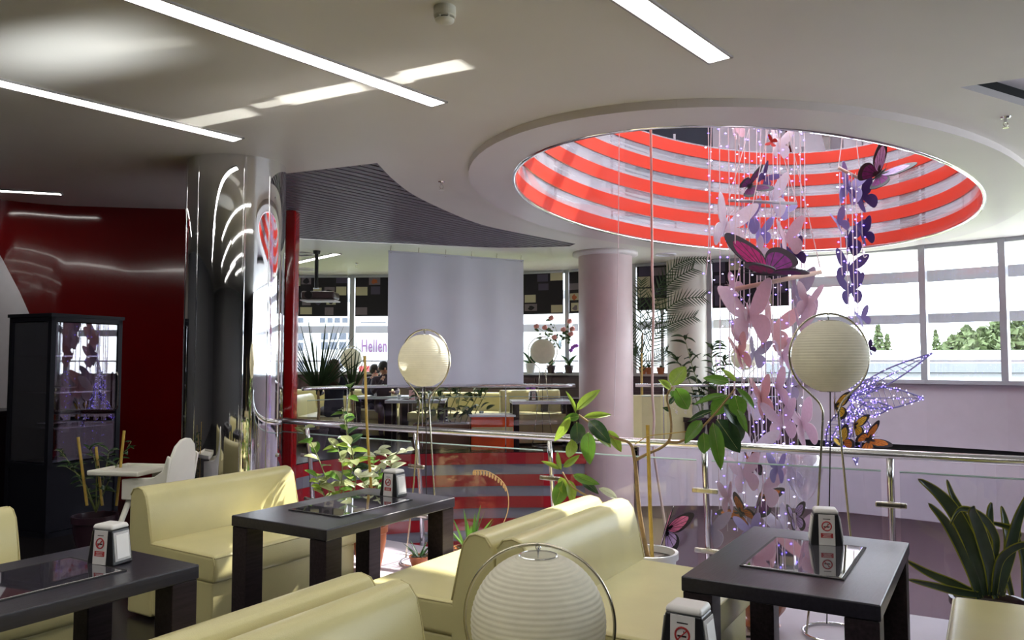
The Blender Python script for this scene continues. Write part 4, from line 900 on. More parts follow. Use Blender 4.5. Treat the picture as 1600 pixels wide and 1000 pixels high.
def butterfly(px, py, hpx, key, label, y=8.7, roll=0, yaw=0, fold=35, body=None, pitch=0):
    p = at(px, py, y); t = link('paper_butterfly', None, None, p); s = hpx * y / F / .93; t.scale = (s, s, s); orient(t, R(yaw), R(pitch), R(roll)); tag(t, label, 'butterfly', 'hanging butterflies in the atrium')
    for sg in (-1, 1):
        o = link('wing', wing_mesh(key), t); o.rotation_euler = (0, -R(fold) if sg > 0 else R(fold), 0); o.scale = (sg, 1, 1)
    link('body', body_mesh(body or key), t)
    return t
MW = {}
def monarch_meshes(kU, kL, border='mdark'):
    if (kU, kL, border) in MW: return MW[(kU, kL, border)]
    out = []
    for poly, k_, root, nm in ((UP, kU, (.03, .0), 'forewing'), (LO, kL, (.03, -.04), 'hindwing')):
        mb = MB(); sp = smooth_poly(poly); flat(mb, sp, -.007, .007); mb.cur = 1
        k = len(sp); m0 = int(k * .12); m1 = int(k * .84); steps = 6
        for s in range(steps):
            i0 = m0 + (m1 - m0) * s // steps; i1 = m0 + (m1 - m0) * (s + 1) // steps
            arc = [sp[i] for i in range(i0, i1 + 1)]; q = []
            for (x, y) in arc: q.append((root[0] + (x - root[0]) * .82, root[1] + (y - root[1]) * .82))
            inn = [(root[0] + (x - root[0]) * .18, root[1] + (y - root[1]) * .18) for x, y in (arc[-1], arc[0])]
            cx = sum(a for a, b in q + inn) / (len(q) + 2); cy = sum(b for a, b in q + inn) / (len(q) + 2)
            cell = [(cx + (a - cx) * .86, cy + (b - cy) * .86) for a, b in q + inn]
            for z in (-.0085, .0085): flat(mb, cell, min(z, z * .8), max(z, z * .8))
        out.append((nm, mb.mesh(nm + '_' + k_, [M[border], M[k_]])))
    MW[(kU, kL, border)] = out; return out
def monarch(px, py, hpx, kU, kL, label, y=8.6, roll=0, yaw=0, fold=30, pitch=0, border='mdark', axes=None):
    p = at(px, py, y); t = link('printed_butterfly', None, None, p); s = hpx * y / F / .93; t.scale = (s, s, s); orient(t, R(yaw), R(pitch), R(roll)); tag(t, label, 'butterfly', 'large printed butterflies in the atrium')
    if axes:
        ay = Vector(axes[0]).normalized(); az = Vector(axes[1]); az = (az - ay * az.dot(ay)).normalized(); t.rotation_euler = Matrix((ay.cross(az), ay, az)).transposed().to_euler()
    for sg in (-1, 1):
        for nm, me in monarch_meshes(kU, kL, border):
            o = link(nm, me, t); o.rotation_euler = (0, -R(fold) if sg > 0 else R(fold), 0); o.scale = (sg, 1, 1)
    link('body', body_mesh('mdark'), t); return t
BF = [(1148, 202, 34, 'bp', 'small pink paper butterfly at the top left of the opening', 20, 40), (1215, 226, 46, 'bw', 'pinkish white paper butterfly near the top of the opening', 0, 25), (1205, 222, 18, 'br', 'tiny red butterfly overlapping a white one at the top', 70, 20),
      (1195, 277, 36, 'bd', 'dark purple paper butterfly above the white hanging rod', -40, 30), (1203, 310, 66, 'bw', 'tall white paper butterfly in front of the white rod', 5, 62), (1163, 342, 54, 'bl', 'lilac paper butterfly just below the white rod', 8, 50), (1134, 352, 78, 'bw', 'big white paper butterfly left below the white rod', -15, 40), (1222, 328, 34, 'bl', 'small lilac paper butterfly right below the white rod', -30, 30), (1227, 372, 58, 'bp', 'pale pink paper butterfly above the magenta printed one', 10, 40), (1188, 362, 42, 'bl', 'lilac paper butterfly amid the light strings over the magenta one', 0, 45),
      (1326, 292, 62, 'bl', 'lilac paper butterfly at the top of the right strand', -12, 48), (1345, 308, 50, 'bd', 'dark purple butterfly at the top of the right strand', 28, 35), (1308, 347, 38, 'bl', 'lilac butterfly on the left of the right strand', 30, 50), (1322, 374, 56, 'bd', 'large purple butterfly mid right strand before the red bands', 0, 55), (1348, 364, 42, 'bd', 'dark purple butterfly on the right of the right strand', 20, 55),
      (1326, 418, 50, 'bd', 'wide dark purple butterfly at the lower end of the red bands', -10, 12), (1328, 452, 48, 'bd', 'dark purple butterfly with spread wings against the bright window', 6, 10), (1345, 496, 30, 'bl', 'small lilac butterfly on the twinkling right strand', 25, 35), (1357, 544, 22, 'bd', 'tiny purple butterfly touching the right lamp hoop', 40, 40),
      (1241, 396, 42, 'bd', 'dark purple butterfly right of the magenta printed one', 20, 40), (1185, 392, 34, 'bw', 'white butterfly right above the magenta printed one', 40, 30), (1240, 460, 72, 'bg', 'grey pink tall butterfly crossing the wooden rod', 12, 58), (1263, 470, 52, 'bp', 'pink butterfly at the right end of the wooden rod', -12, 48), (1143, 448, 34, 'bp', 'small pink butterfly at the left end of the wooden rod', 60, 25),
      (1170, 492, 96, 'bp', 'largest pink paper butterfly below the wooden rod', 8, 42), (1205, 512, 74, 'bs', 'salmon paper butterfly below the wooden rod', -14, 42), (1248, 508, 70, 'bp', 'pink butterfly just left of the right lamp top', 20, 55), (1150, 512, 50, 'bw', 'white butterfly left of the large pink one', 15, 60), (1154, 550, 56, 'bs', 'salmon butterfly at left above the rubber plant leaves', 20, 65), (1178, 552, 46, 'bg', 'pale grey butterfly amid dense light strings', -10, 35), (1222, 555, 50, 'bp', 'pink butterfly left beside the right lamp globe', 10, 60),
      (1189, 620, 66, 'bs', 'salmon tall butterfly level with the far railing', 12, 66), (1212, 605, 60, 'bp', 'slender pink butterfly left below the right lamp globe', 14, 70), (1229, 602, 52, 'bg', 'pale lilac grey butterfly left below the right lamp globe', -6, 62), (1168, 628, 58, 'bw', 'white butterfly behind the rubber plant leaf', 0, 60), (1220, 656, 62, 'bp', 'round winged pink butterfly above the near railing', 10, 40), (1252, 660, 74, 'bp', 'pink butterfly just left of the right lamp leg', 16, 62), (1176, 700, 66, 'bw', 'pinkish white butterfly overlapping the near railing', -8, 25),
      (1160, 738, 60, 'bp', 'pale pink butterfly just under the near railing', 10, 40), (1192, 760, 62, 'bp', 'pink butterfly at the middle under the near railing', -5, 52), (1232, 735, 58, 'bw', 'white butterfly beside the clear balloon', 18, 60), (1215, 730, 48, 'bl', 'lilac butterfly under the near railing', 0, 58), (1222, 822, 74, 'bw', 'white crescent shaped butterfly beside the right dispenser', 20, 62), (1250, 822, 46, 'bp', 'pink butterfly right behind the dispenser on the right table', 0, 45), (1110, 824, 58, 'bg', 'pale lilac butterfly left of the right table corner', -8, 58), (1172, 826, 48, 'bl', 'lilac butterfly at the far corner of the right table', 12, 40), (1138, 775, 50, 'bp', 'faint pink butterfly hanging left under the near railing', 5, 66)]
for i, (px, py, h_, key, lab, roll, fold) in enumerate(BF):
    butterfly(px, py, h_, key, lab, 8.7 + rnd.uniform(-.35, .35) - (.9 if py > 700 else 0), roll, rnd.uniform(-25, 25), fold)
monarch(1196, 428, 120, 'mmag', 'mpur', 'big magenta and black butterfly above the wooden rod', 8.3, fold=38, axes=((-1, -.15, .06), (.0, -.55, .83)))
monarch(1172, 290, 50, 'mpur', 'mpur', 'plum coloured printed butterfly perched on the white rod', 8.6, -60, 20, 40)
monarch(1374, 272, 74, 'mlil', 'mpur', 'lilac and plum printed butterfly flying at the right strand top', 8.3, -48, -10, 38, -20)
monarch(1312, 690, 44, 'myel', 'mora', 'yellow butterfly among the violet wire wings', 8.9, 40, 20, 40)
monarch(1334, 664, 38, 'myel', 'myel', 'small yellow butterfly in the middle of the wire wings', 9.1, -10, 20, 50)
monarch(1358, 686, 46, 'mora', 'mora', 'orange and black butterfly right of the wire wings', 9.0, -62, 0, 30)
monarch(1304, 634, 44, 'myel', 'myel', 'yellow butterfly hanging below the right lamp globe', 7.6, 0, 20, 50)
monarch(1156, 800, 52, 'mora', 'mora', 'orange monarch butterfly left behind the right table', 7.9, 50, -20, 40)
monarch(1186, 778, 56, 'mora', 'mpur', 'orange and black butterfly above the right table corner', 7.9, -30, 30, 50)
monarch(1240, 806, 46, 'mlil', 'mlil', 'lilac monarch behind the napkin dispenser', 7.9, 10, 0, 55)
monarch(1172, 722, 46, 'mora', 'mpur', 'black veined butterfly under the railing middle', 8.2, 20, 10, 60)
monarch(1040, 826, 70, 'mpink', 'mlil', 'pink and lilac printed butterfly at the foot of the rubber plant', 5.25, -20, 20, 60)
# clear balloon
p = at(1256, 742, 7.9); t = thing('clear_balloon', 'shiny transparent balloon below the near railing', 'balloon', p)
mb = MB(); mb.lathe([(.002, -.30), (.015, -.27), (.08, -.20), (.16, -.06), (.185, .06), (.16, .18), (.09, .26), (.002, .285)], 28, cap=False); mb.build('skin_film', M['balloon'], t, smooth=True)
mb = MB(); mb.lathe([(.018, -.33), (.006, -.30), (.012, -.285)], 10); mb.build('knot', M['balloon'], t)
# rods
def rod(a, b, y, m, r, label, nm='hanging_rod'):
    A_ = at(*a, y); B_ = at(*b, y); t = thing(nm, label, 'rod', A_)
    mb = MB(); mb.tube([V(0, 0, 0), B_ - A_], r, 10); mb.build('rod_bar', M[m], t, smooth=True)
    ap = at((a[0] + b[0]) / 2, 130, y + .1) - A_
    for q in (V(0, 0, 0), B_ - A_):
        mb = MB(); mb.tube([q, ap], .005, 5); mb.build('cord', M['wire'], t)
rod((1138, 313), (1245, 318), 8.6, 'alu', .018, 'white rod hanging level with the red bands')
rod((1148, 452), (1283, 425), 8.4, 'pinewood', .026, 'pale wooden rod tilted below the magenta butterfly')
rod((1310, 262), (1345, 280), 8.5, 'pinewood', .018, 'short wooden rod at the top of the right strand')
# light strings
def light_string(pts, y, label, seed, step=.115, bead=.0085, dens=1.0):
    r_ = random.Random(seed); P = [at(px, py, y) for px, py in pts]; t = thing('light_string', label, 'string lights', P[0], 0, 'violet light strings in the atrium')
    c = catmull([p - P[0] for p in P], 6) if len(P) > 2 else [V(0, 0, 0), P[1] - P[0]]
    mb = MB(); mb.tube(c, .0055, 5, cap=False); mb.build('wire', M['wire'], t)
    mb = MB(); ln = 0; nxt = r_.uniform(0, step)
    for a, b in zip(c, c[1:]):
        d_ = (b - a); l = d_.length; s = nxt
        while s < l:
            p = a + d_ * (s / l); ang = r_.uniform(0, 6.28); off = V(math.cos(ang), .4 * math.sin(ang), r_.uniform(-.2, .5)) * .032
            mb.cur = 0 if r_.random() < .72 else 1
            q = p + off; e = bead * r_.uniform(.8, 1.25); mb.add([q + V(e * 1.5, 0, 0), q - V(e * 1.5, 0, 0), q + V(0, e, 0), q - V(0, e, 0), q + V(0, 0, e), q - V(0, 0, e)], [(0, 2, 4), (2, 1, 4), (1, 3, 4), (3, 0, 4), (2, 0, 5), (1, 2, 5), (3, 1, 5), (0, 3, 5)])
            s += step * r_.uniform(.7, 1.3) / dens
        nxt = s - l
    o = mb.build('bulbs', [M['ledA'], M['ledB']], t); o['kind'] = 'stuff'
ORD = ['first', 'second', 'third', 'fourth', 'fifth', 'sixth', 'seventh', 'eighth', 'ninth', 'tenth', 'eleventh', 'twelfth', 'thirteenth', 'fourteenth', 'fifteenth', 'sixteenth', 'seventeenth', 'eighteenth']
LS = 'string of tiny violet lights hanging in the main butterfly cluster'
xs_ = [1106, 1112, 1124, 1137, 1149, 1155, 1164, 1171, 1183, 1190, 1198, 1206, 1213, 1219, 1231, 1240, 1249, 1256]
for i, px in enumerate(xs_):
    top = 150; bot = [430, 480, 690, 640, 760, 470, 820, 700, 810, 830, 700, 780, 835, 720, 800, 640, 560, 700][i]
    light_string([(px, top), (px + rnd.uniform(-3, 3), 350), (px + rnd.uniform(-5, 5), bot)], 8.75 + rnd.uniform(-.4, .4), 'long violet light string through the oval opening, %s from the left' % ORD[i], i, .19)
for i in range(10):
    px = 1118 + i * 15; light_string([(px, 555 + 12 * (i % 3)), (px + rnd.uniform(-6, 6), 640), (px + rnd.uniform(-8, 8), 700 + 12 * (i % 4))], 8.75 + rnd.uniform(-.45, .45), 'short violet light string level with the right globe lamp, %s from the left' % ORD[i], 40 + i, .12)
for i in range(9):
    px = 1122 + i * 15; light_string([(px, 706), (px + rnd.uniform(-3, 3), 780), (px, 830)], 8.0 + rnd.uniform(-.3, .3), 'violet light string below the near handrail, %s from the left' % ORD[i], 60 + i, .15)
RS = 'string of tiny violet lights in the narrow right strand'
for i, px in enumerate((1312, 1321, 1331, 1337, 1346)):
    light_string([(px, 270), (px + 2, 390), (px + rnd.uniform(-3, 5) + 4, [430, 500, 560, 585, 400][i])], 8.6 + rnd.uniform(-.25, .25), 'violet light string in the narrow right strand, %s from the left' % ORD[i], 80 + i, .13)
# wire-frame glowing winged figure
t = thing('light_figure', 'violet wire frame winged figure covered in tiny lights', 'light decoration', at(1335, 640, 9.3)); O = t.location.copy(); rr = random.Random(5)
pet = [((1330, 618), (1456, 552), 22, 'g'), ((1335, 622), (1443, 622), 34, 'g'), ((1340, 640), (1394, 636), 22, 'g'), ((1330, 630), (1338, 727), 26, 'g'), ((1322, 640), (1290, 702), 26, 'g'), ((1340, 650), (1362, 690), 20, 'g'), ((1325, 625), (1372, 590), 26, 'g'), ((1330, 640), (1318, 700), 20, 'g')]
for i, (a, b, wpx, _) in enumerate(pet):
    A_ = at(*a, 9.3 + rr.uniform(-.1, .1)); B_ = at(*b, 9.3 + rr.uniform(-.35, .35)); d_ = B_ - A_; sdv = d_.cross(V(0, 1, 0)).normalized(); wd = wpx * 9.3 / F
    L1 = [A_ + d_ * f_ + sdv * wd * .5 * math.sin(math.pi * f_ ** .75) - O for f_ in [j / 12 for j in range(13)]]; L2 = [A_ + d_ * f_ - sdv * wd * .5 * math.sin(math.pi * f_ ** .75) - O for f_ in [j / 12 for j in range(13)]]
    mb = MB(); mb.tube(L1, .010, 5); mb.tube(L2, .010, 5); mb.tube([A_ - O, B_ - O], .006, 5)
    for j in range(1, 12): mb.tube([L1[j], L2[min(12, j + 1)]], .0035, 4)
    w_ = mb.build('wing_frame', mat('violet_wire', (.14, .12, .26), .4), t)
    mb = MB()
    for j in range(60):
        f_ = rr.random(); g_ = rr.choice([-1, 1, 0, rr.uniform(-1, 1)]); q = A_ + d_ * f_ + sdv * wd * .5 * math.sin(math.pi * f_ ** .75) * g_ - O + V(rr.uniform(-.02, .02), rr.uniform(-.03, .03), rr.uniform(-.02, .02)); e = .0085
        mb.cur = 0 if rr.random() < .6 else 1
        mb.add([q + V(e, 0, 0), q - V(e, 0, 0), q + V(0, e, 0), q - V(0, e, 0), q + V(0, 0, e), q - V(0, 0, e)], [(0, 2, 4), (2, 1, 4), (1, 3, 4), (3, 0, 4), (2, 0, 5), (1, 2, 5), (3, 1, 5), (0, 3, 5)])
    bb = mb.build('bulbs', [M['ledA'], M['ledB']], w_); bb['kind'] = 'stuff'

# ------------------------------------------------------------------ far seating area
FZ = .15
def far_sofa(px, y, rz, label, s=(1, 1, 1)):
    q = at(px, 600, y); o = copy_tree(sofa0); o.location = (q.x, q.y, FZ); o.rotation_euler = (0, 0, R(rz)); o.scale = s; tag(o, label, 'sofa', 'cream leather sofas'); return o
far_sofa(462, 13.7, 0, 'distant cream sofa end beside the red wall end', (1, 1.1, 1.05))
far_sofa(545, 15.3, -90, 'distant cream bench under the left windows', (1, 1.7, 1.1))
far_sofa(722, 14.9, -100, 'distant cream sofa behind the leafy planter under the screen', (1, 1.4, 1.05))
far_sofa(826, 13.95, -80, 'distant cream sofa behind the small white topped table', (1, .9, 1.15))
far_sofa(1035, 12.68, 98, 'distant cream sofa back between the two columns', (.5, .85, 1.10))
def far_table(px, y, rz, label, top=M['cup']):
    q = at(px, 620, y); t = thing('cafe_table', label, 'table', (q.x, q.y, FZ), R(rz))
    mb = MB(); mb.box((0, 0, .735), (1.0, .68, .05)); mb.build('tabletop', top, t, bevel=.006)
    for sx in (-1, 1):
        for sy in (-1, 1): mb = MB(); mb.box((sx * .44, sy * .28, .355), (.11, .11, .71)); mb.build('leg', M['wood'], t)
    mb = MB(); mb.box((0, 0, .762), (.5, .3, .006)); mb.build('glass_insert', M['tableglass'], t); return t
tt1 = far_table(652, 13.3, 0, 'distant table with glasses in front of two guests')
tt2 = far_table(845, 13.0, 4, 'distant white topped table left of the pink column')
tt3 = far_table(885, 14.0, 6, 'distant dark table next to the tiled parapet', M['wood'])
tt4 = far_table(600, 14.7, 0, 'distant table where two guests sit by the window')
def far_item(name, cat, label, px, y, z, mb, m, smooth=True):
    q = at(px, 600, y); return tag(mb.build(name, m, None, (q.x, q.y, z), smooth=smooth), label, cat)
tz = FZ + .765
q = at(656, 600, 13.2)
for i, (px, yy, lab) in enumerate(((598, 13.2, 0), (625, 13.15, 0), (632, 13.25, 1))):
    pass
far_item('tumbler', 'glass', 'distant tumbler of water on the guests table', 672, 13.1, tz, MB().lathe([(.028, 0), (.036, .13), (.033, .13), (.026, .01)], 16, cap=False), M['drink'])
far_item('menu_stand', 'stand', 'pinkish stand on the distant guests table', 644, 13.1, tz, MB().prism([(-.05, -.02), (.05, -.02), (.04, .02), (-.04, .02)], 0, .16), M['bs'], False)
far_item('white_cup', 'cup', 'white cup on the distant guests table', 624, 13.2, tz, MB().lathe([(.03, 0), (.038, .08), (.034, .08), (.026, .01)], 16, cap=False), M['cup'])
far_item('napkin_box', 'box', 'white box on the distant window table', 590, 14.55, FZ + .765, MB().box((0, 0, .05), (.12, .09, .10)), M['cup'], False)
# holder with purple flower on table 2
o = copy_tree(h0); q = at(833, 600, 12.95); o.location = (q.x, q.y, tz); o.rotation_euler = (0, 0, R(10)); tag(o, 'distant napkin dispenser on the white topped table', 'napkin holder', 'napkin dispensers')
q = at(829, 600, 13.12); t = thing('orchid_vase', 'purple flower standing on the distant white topped table', 'flower', (q.x, q.y, tz))
mb = MB(); mb.lathe([(.03, 0), (.035, .06), (.02, .14)], 12); mb.build('vase', M['potw'], t)
for k in range(7):
    mb = MB(); a = k * .9; mb.ball((.05 * math.cos(a), .05 * math.sin(a), .19 + .02 * (k % 3)), .035, 8, (1, 1, .7)); mb.build('petal', M['orchid'], t, smooth=True)
# white topped block; the orange reflection under the top is put into its colour
q = at(768, 640, 12.7); t = thing('orange_counter', 'low white topped block coloured as an orange reflection behind the far railing', 'counter', (q.x, q.y, FZ), R(6))
mb = MB(); mb.box((0, 0, .26), (.68, .42, .52)); mb.build('body', M['orange'], t, bevel=.01)
mb = MB(); mb.box((0, 0, .535), (.74, .48, .03)); mb.build('worktop', M['cup'], t, bevel=.006)
mb = MB(); mb.box((0, -.213, .30), (.66, .01, .12)); mb.build('front_stripe', M['leather'], t)
q = at(690, 660, 12.75); t = thing('wooden_planter', 'brown planter box with a leafy bush below the screen', 'planter', (q.x, q.y, FZ), R(2))
mb = MB(); mb.box((0, 0, .2), (.9, .4, .4)); mb.build('box', mat('planter_brown', (.20, .11, .06), .5), t, bevel=.01)
mb = MB(); mb.box((0, 0, .40), (.84, .34, .01)); mb.build('soil', M['soil'], t)
for k in range(90):
    a = V(rnd.uniform(-.45, .75), rnd.uniform(-.18, .18), .42 + rnd.random() ** .8 * .55); d_ = V(rnd.uniform(-1, 1), rnd.uniform(-1, 1), rnd.uniform(-.3, .8)).normalized(); s = rnd.uniform(.12, .2)
    put_leaf(t, LF['f' if k % 5 else 'v'], a + t.location, a + t.location + d_ * s, s * .45, V(0, -.5, 1))
for k in range(10):
    x = -.4 + k * .11; mb = MB(); mb.tube([(x * .8, 0, .40), (x, .02, .65), (x + rnd.uniform(-.1, .2), 0, .95)], .008, 5); mb.build('stem', M['stemg'], t)
# grassy yucca
def yucca(px, py_top, y, n, ln, label, seed, cx=0):
    q = at(px, 600, y); r_ = random.Random(seed); t = thing('yucca_plant', label, 'plant', (q.x, q.y, FZ)); pot(t, .17, .32, M['potd']); tr_ = 1.0
    mb = MB(); mb.tube([(0, 0, .28), (.02, 0, .6), (0, 0, tr_)], [.03, .025, .02], 8); mb.build('trunk', M['bark'], t)
    for i in range(n):
        a = r_.uniform(0, 6.28); up = r_.uniform(.45, 1.0); l = ln * r_.uniform(.55, 1.0) * (.7 + .45 * up); d_ = V(math.cos(a) * (1.15 - up), math.sin(a) * (1.15 - up), up).normalized(); sdv = d_.cross(V(0, 1, 0)).normalized(); mb = MB(); vs = []
        for j in range(5):
            f_ = j / 4; p = V(0, 0, tr_ - .1 + r_.random() * .02) + d_ * l * f_ + V(0, 0, -.10 * l * f_ * f_ * (1 - up)); wd = .012 * (1 - f_ ** 2) + .0015; vs += [p - sdv * wd, p + V(0, .003, 0), p + sdv * wd]
        fs = []
        for j in range(4): b = j * 3; fs += [(b, b + 1, b + 4, b + 3), (b + 1, b + 2, b + 5, b + 4)]
        mb.add(vs, fs); mb.build('leaf', M['farleaf'], t)
yucca(497, 490, 12.7, 40, 1.25, 'spiky dark grassy plant against the left window', 2)
yucca(550, 520, 12.7, 24, .75, 'smaller spiky plant before the distant round lamp', 3)
# palm
q = at(1003, 600, 12.95); t = thing('palm_plant', 'tall thin palm between the columns with arching fronds', 'plant', (q.x, q.y, FZ)); pot(t, .2, .35, M['terra'])
mb = MB(); mb.tube(rel(t, [V(q.x, q.y, .45), at(1002, 560, 12.95), at(1004, 520, 12.95)]), [.03, .02, .012], 8); mb.build('trunk', M['bark'], t)
for i, (pts, ll) in enumerate((([(1003, 560), (1015, 480), (1045, 425), (1075, 406), (1108, 404)], .26), ([(1003, 560), (1030, 500), (1060, 470), (1098, 464)], .34), ([(1003, 550), (1028, 470), (1050, 440), (1082, 420)], .34), ([(1003, 570), (1025, 525), (1050, 505), (1085, 495)], .30), ([(1003, 550), (1000, 480), (1002, 440)], .28), ([(1002, 570), (990, 530), (984, 500)], .28), ([(1003, 580), (1022, 560), (1042, 548)], .25), ([(1003, 600), (1000, 560), (992, 545)], .22))):
    c = catmull([at(*p, 12.95 - .25 * (i % 3) * j / 4) for j, p in enumerate(pts)], 8); mb = MB(); cl = [p - t.location for p in c]; mb.tube(cl, .006, 4)
    for j in range(4, len(cl)):
        tg = (cl[min(j + 1, len(cl) - 1)] - cl[j - 1]).normalized(); up_ = tg.cross(V(0, 1, 0)).normalized()
        for s in (-1, 1):
            l = ll * (1.1 - .6 * j / len(cl)); e = cl[j] + (tg * .75 + up_ * s * .75 + V(0, rnd.uniform(-.2, .2), -.1)).normalized() * l; sw = tg * .011
            mb.add([cl[j] - sw, cl[j] + sw, (cl[j] + e) / 2 + sw, e, (cl[j] + e) / 2 - sw], [(0, 1, 2, 4), (4, 2, 3)])
    mb.build('frond', M['farleaf'], t)
mb = MB(); mb.tube(rel(t, [at(1003, 680, 12.8), at(1003, 552, 12.8)]), .013, 8); mb.build('bamboo_stake', M['bamboo'], t)
bush('trailing_plant', 'dark narrow leafed plant before the cream column', at(1085, 640, 12.75), FZ, [[(1100, 660), (1090, 600), (1078, 560), (1070, 528)], [(1100, 660), (1075, 590), (1058, 565)], [(1100, 660), (1096, 600), (1102, 620)]], 'f', 22, .24, .18, .5, 'potd', seed=31, ratio=.22, stemr=.01)
bush('trailing_plant', 'dark narrow leafed plant right of the cream column', at(1120, 640, 12.5), FZ, [[(1122, 660), (1120, 600), (1112, 560), (1116, 535)], [(1122, 660), (1126, 600), (1132, 560)]], 'f', 26, .22, .16, .5, 'potd', seed=32, ratio=.22, stemr=.01)
# sill pots, roses, orchid
SZ = 1.33
def sill(px, y): q = at(px, 580, y); return q
for i, (px, py_, lab) in enumerate(((829, 14.85, 'leafy pot plant on the sill beside the screen edge'), (861, 14.75, 'dark little pot on the sill left of the tall vase'), (889, 14.6, 'dark orchid pot on the sill right of the tall vase'))):
    q = sill(px, py_); t = thing('sill_pot', lab, 'pot plant', (q.x, q.y, SZ)); pot(t, .085 if i else .10, .15 if i else .19, M['potd'] if i else M['potw'])
    for k in range(6 if i == 0 else 4):
        a = k * 1.3 + i; p0 = t.location + V(0, 0, .14); put_leaf(t, LF['d'], p0, p0 + V(.16 * math.cos(a), .08 * math.sin(a), .10 + .14 * (k % 2)) * (1.2 if i == 0 else .9), .08, V(0, -.6, 1))
    if i == 2:
        c = catmull([t.location + V(0, 0, .13), t.location + V(.03, 0, .40), at(896, 542, py_), at(901, 540, py_)], 5); mb = MB(); mb.tube([p - t.location for p in c], .005, 5); mb.build('flower_stem', M['stemg'], t)
        for k in range(4): mb = MB(); mb.ball(c[-1 - 3 * k] - t.location, .04, 8, (1, .6, .9)); mb.build('blossom', M['orchid'], t, smooth=True)
q = sill(875, 14.7); t = thing('rose_vase', 'tall slim vase of pink roses on the window sill', 'flower vase', (q.x, q.y, SZ))
mb = MB(); mb.lathe([(.09, 0), (.08, .02), (.02, .06), (.016, .18), (.022, .45), (.035, .62), (.03, .62), (.018, .45)], 20, cap=False); mb.build('vase', M['drink'], t, smooth=True)
for k, (px, py) in enumerate(((838, 510), (851, 512), (866, 527), (880, 515), (890, 502), (894, 514), (892, 522), (861, 497), (855, 520), (860, 515))):
    b = at(px, py, 14.7 + rnd.uniform(-.1, .1)) - t.location; mb = MB(); mb.tube(catmull([V(0, 0, .45), V(b.x * .35, 0, b.z * .75), b], 4), .005, 5); st_ = mb.build('flower_stem', M['stemg'], t)
    if k < 8:
        mb = MB(); mb.ball(b, .052, 10, (1, 1, .85)); mb.ball(b + V(.012, -.02, .015), .036, 8); mb.build('rose', M['rose'], t, smooth=True)
    for j in range(4):
        p0 = t.location + b * (.75 + .07 * j); put_leaf(t, LF['f'], p0, p0 + V(rnd.uniform(-.12, .12), 0, rnd.uniform(-.05, .1)), .05, V(0, -1, .5))
for i, px in enumerate((1003, 1013, 1031)):
    q = sill(px, 13.75 - .004 * (px - 1003)); blades('sill_succulent', ['small succulent on the sill left of the rope', 'small succulent on the sill behind the rope', 'small succulent on the sill right of the rope'][i], V(q.x, q.y - .08, 0), SZ, 14, .16, .03, 'farleaf', 50 + i, .07, 'terra', .9, cat='pot plant', poth=.12, rise=.7)

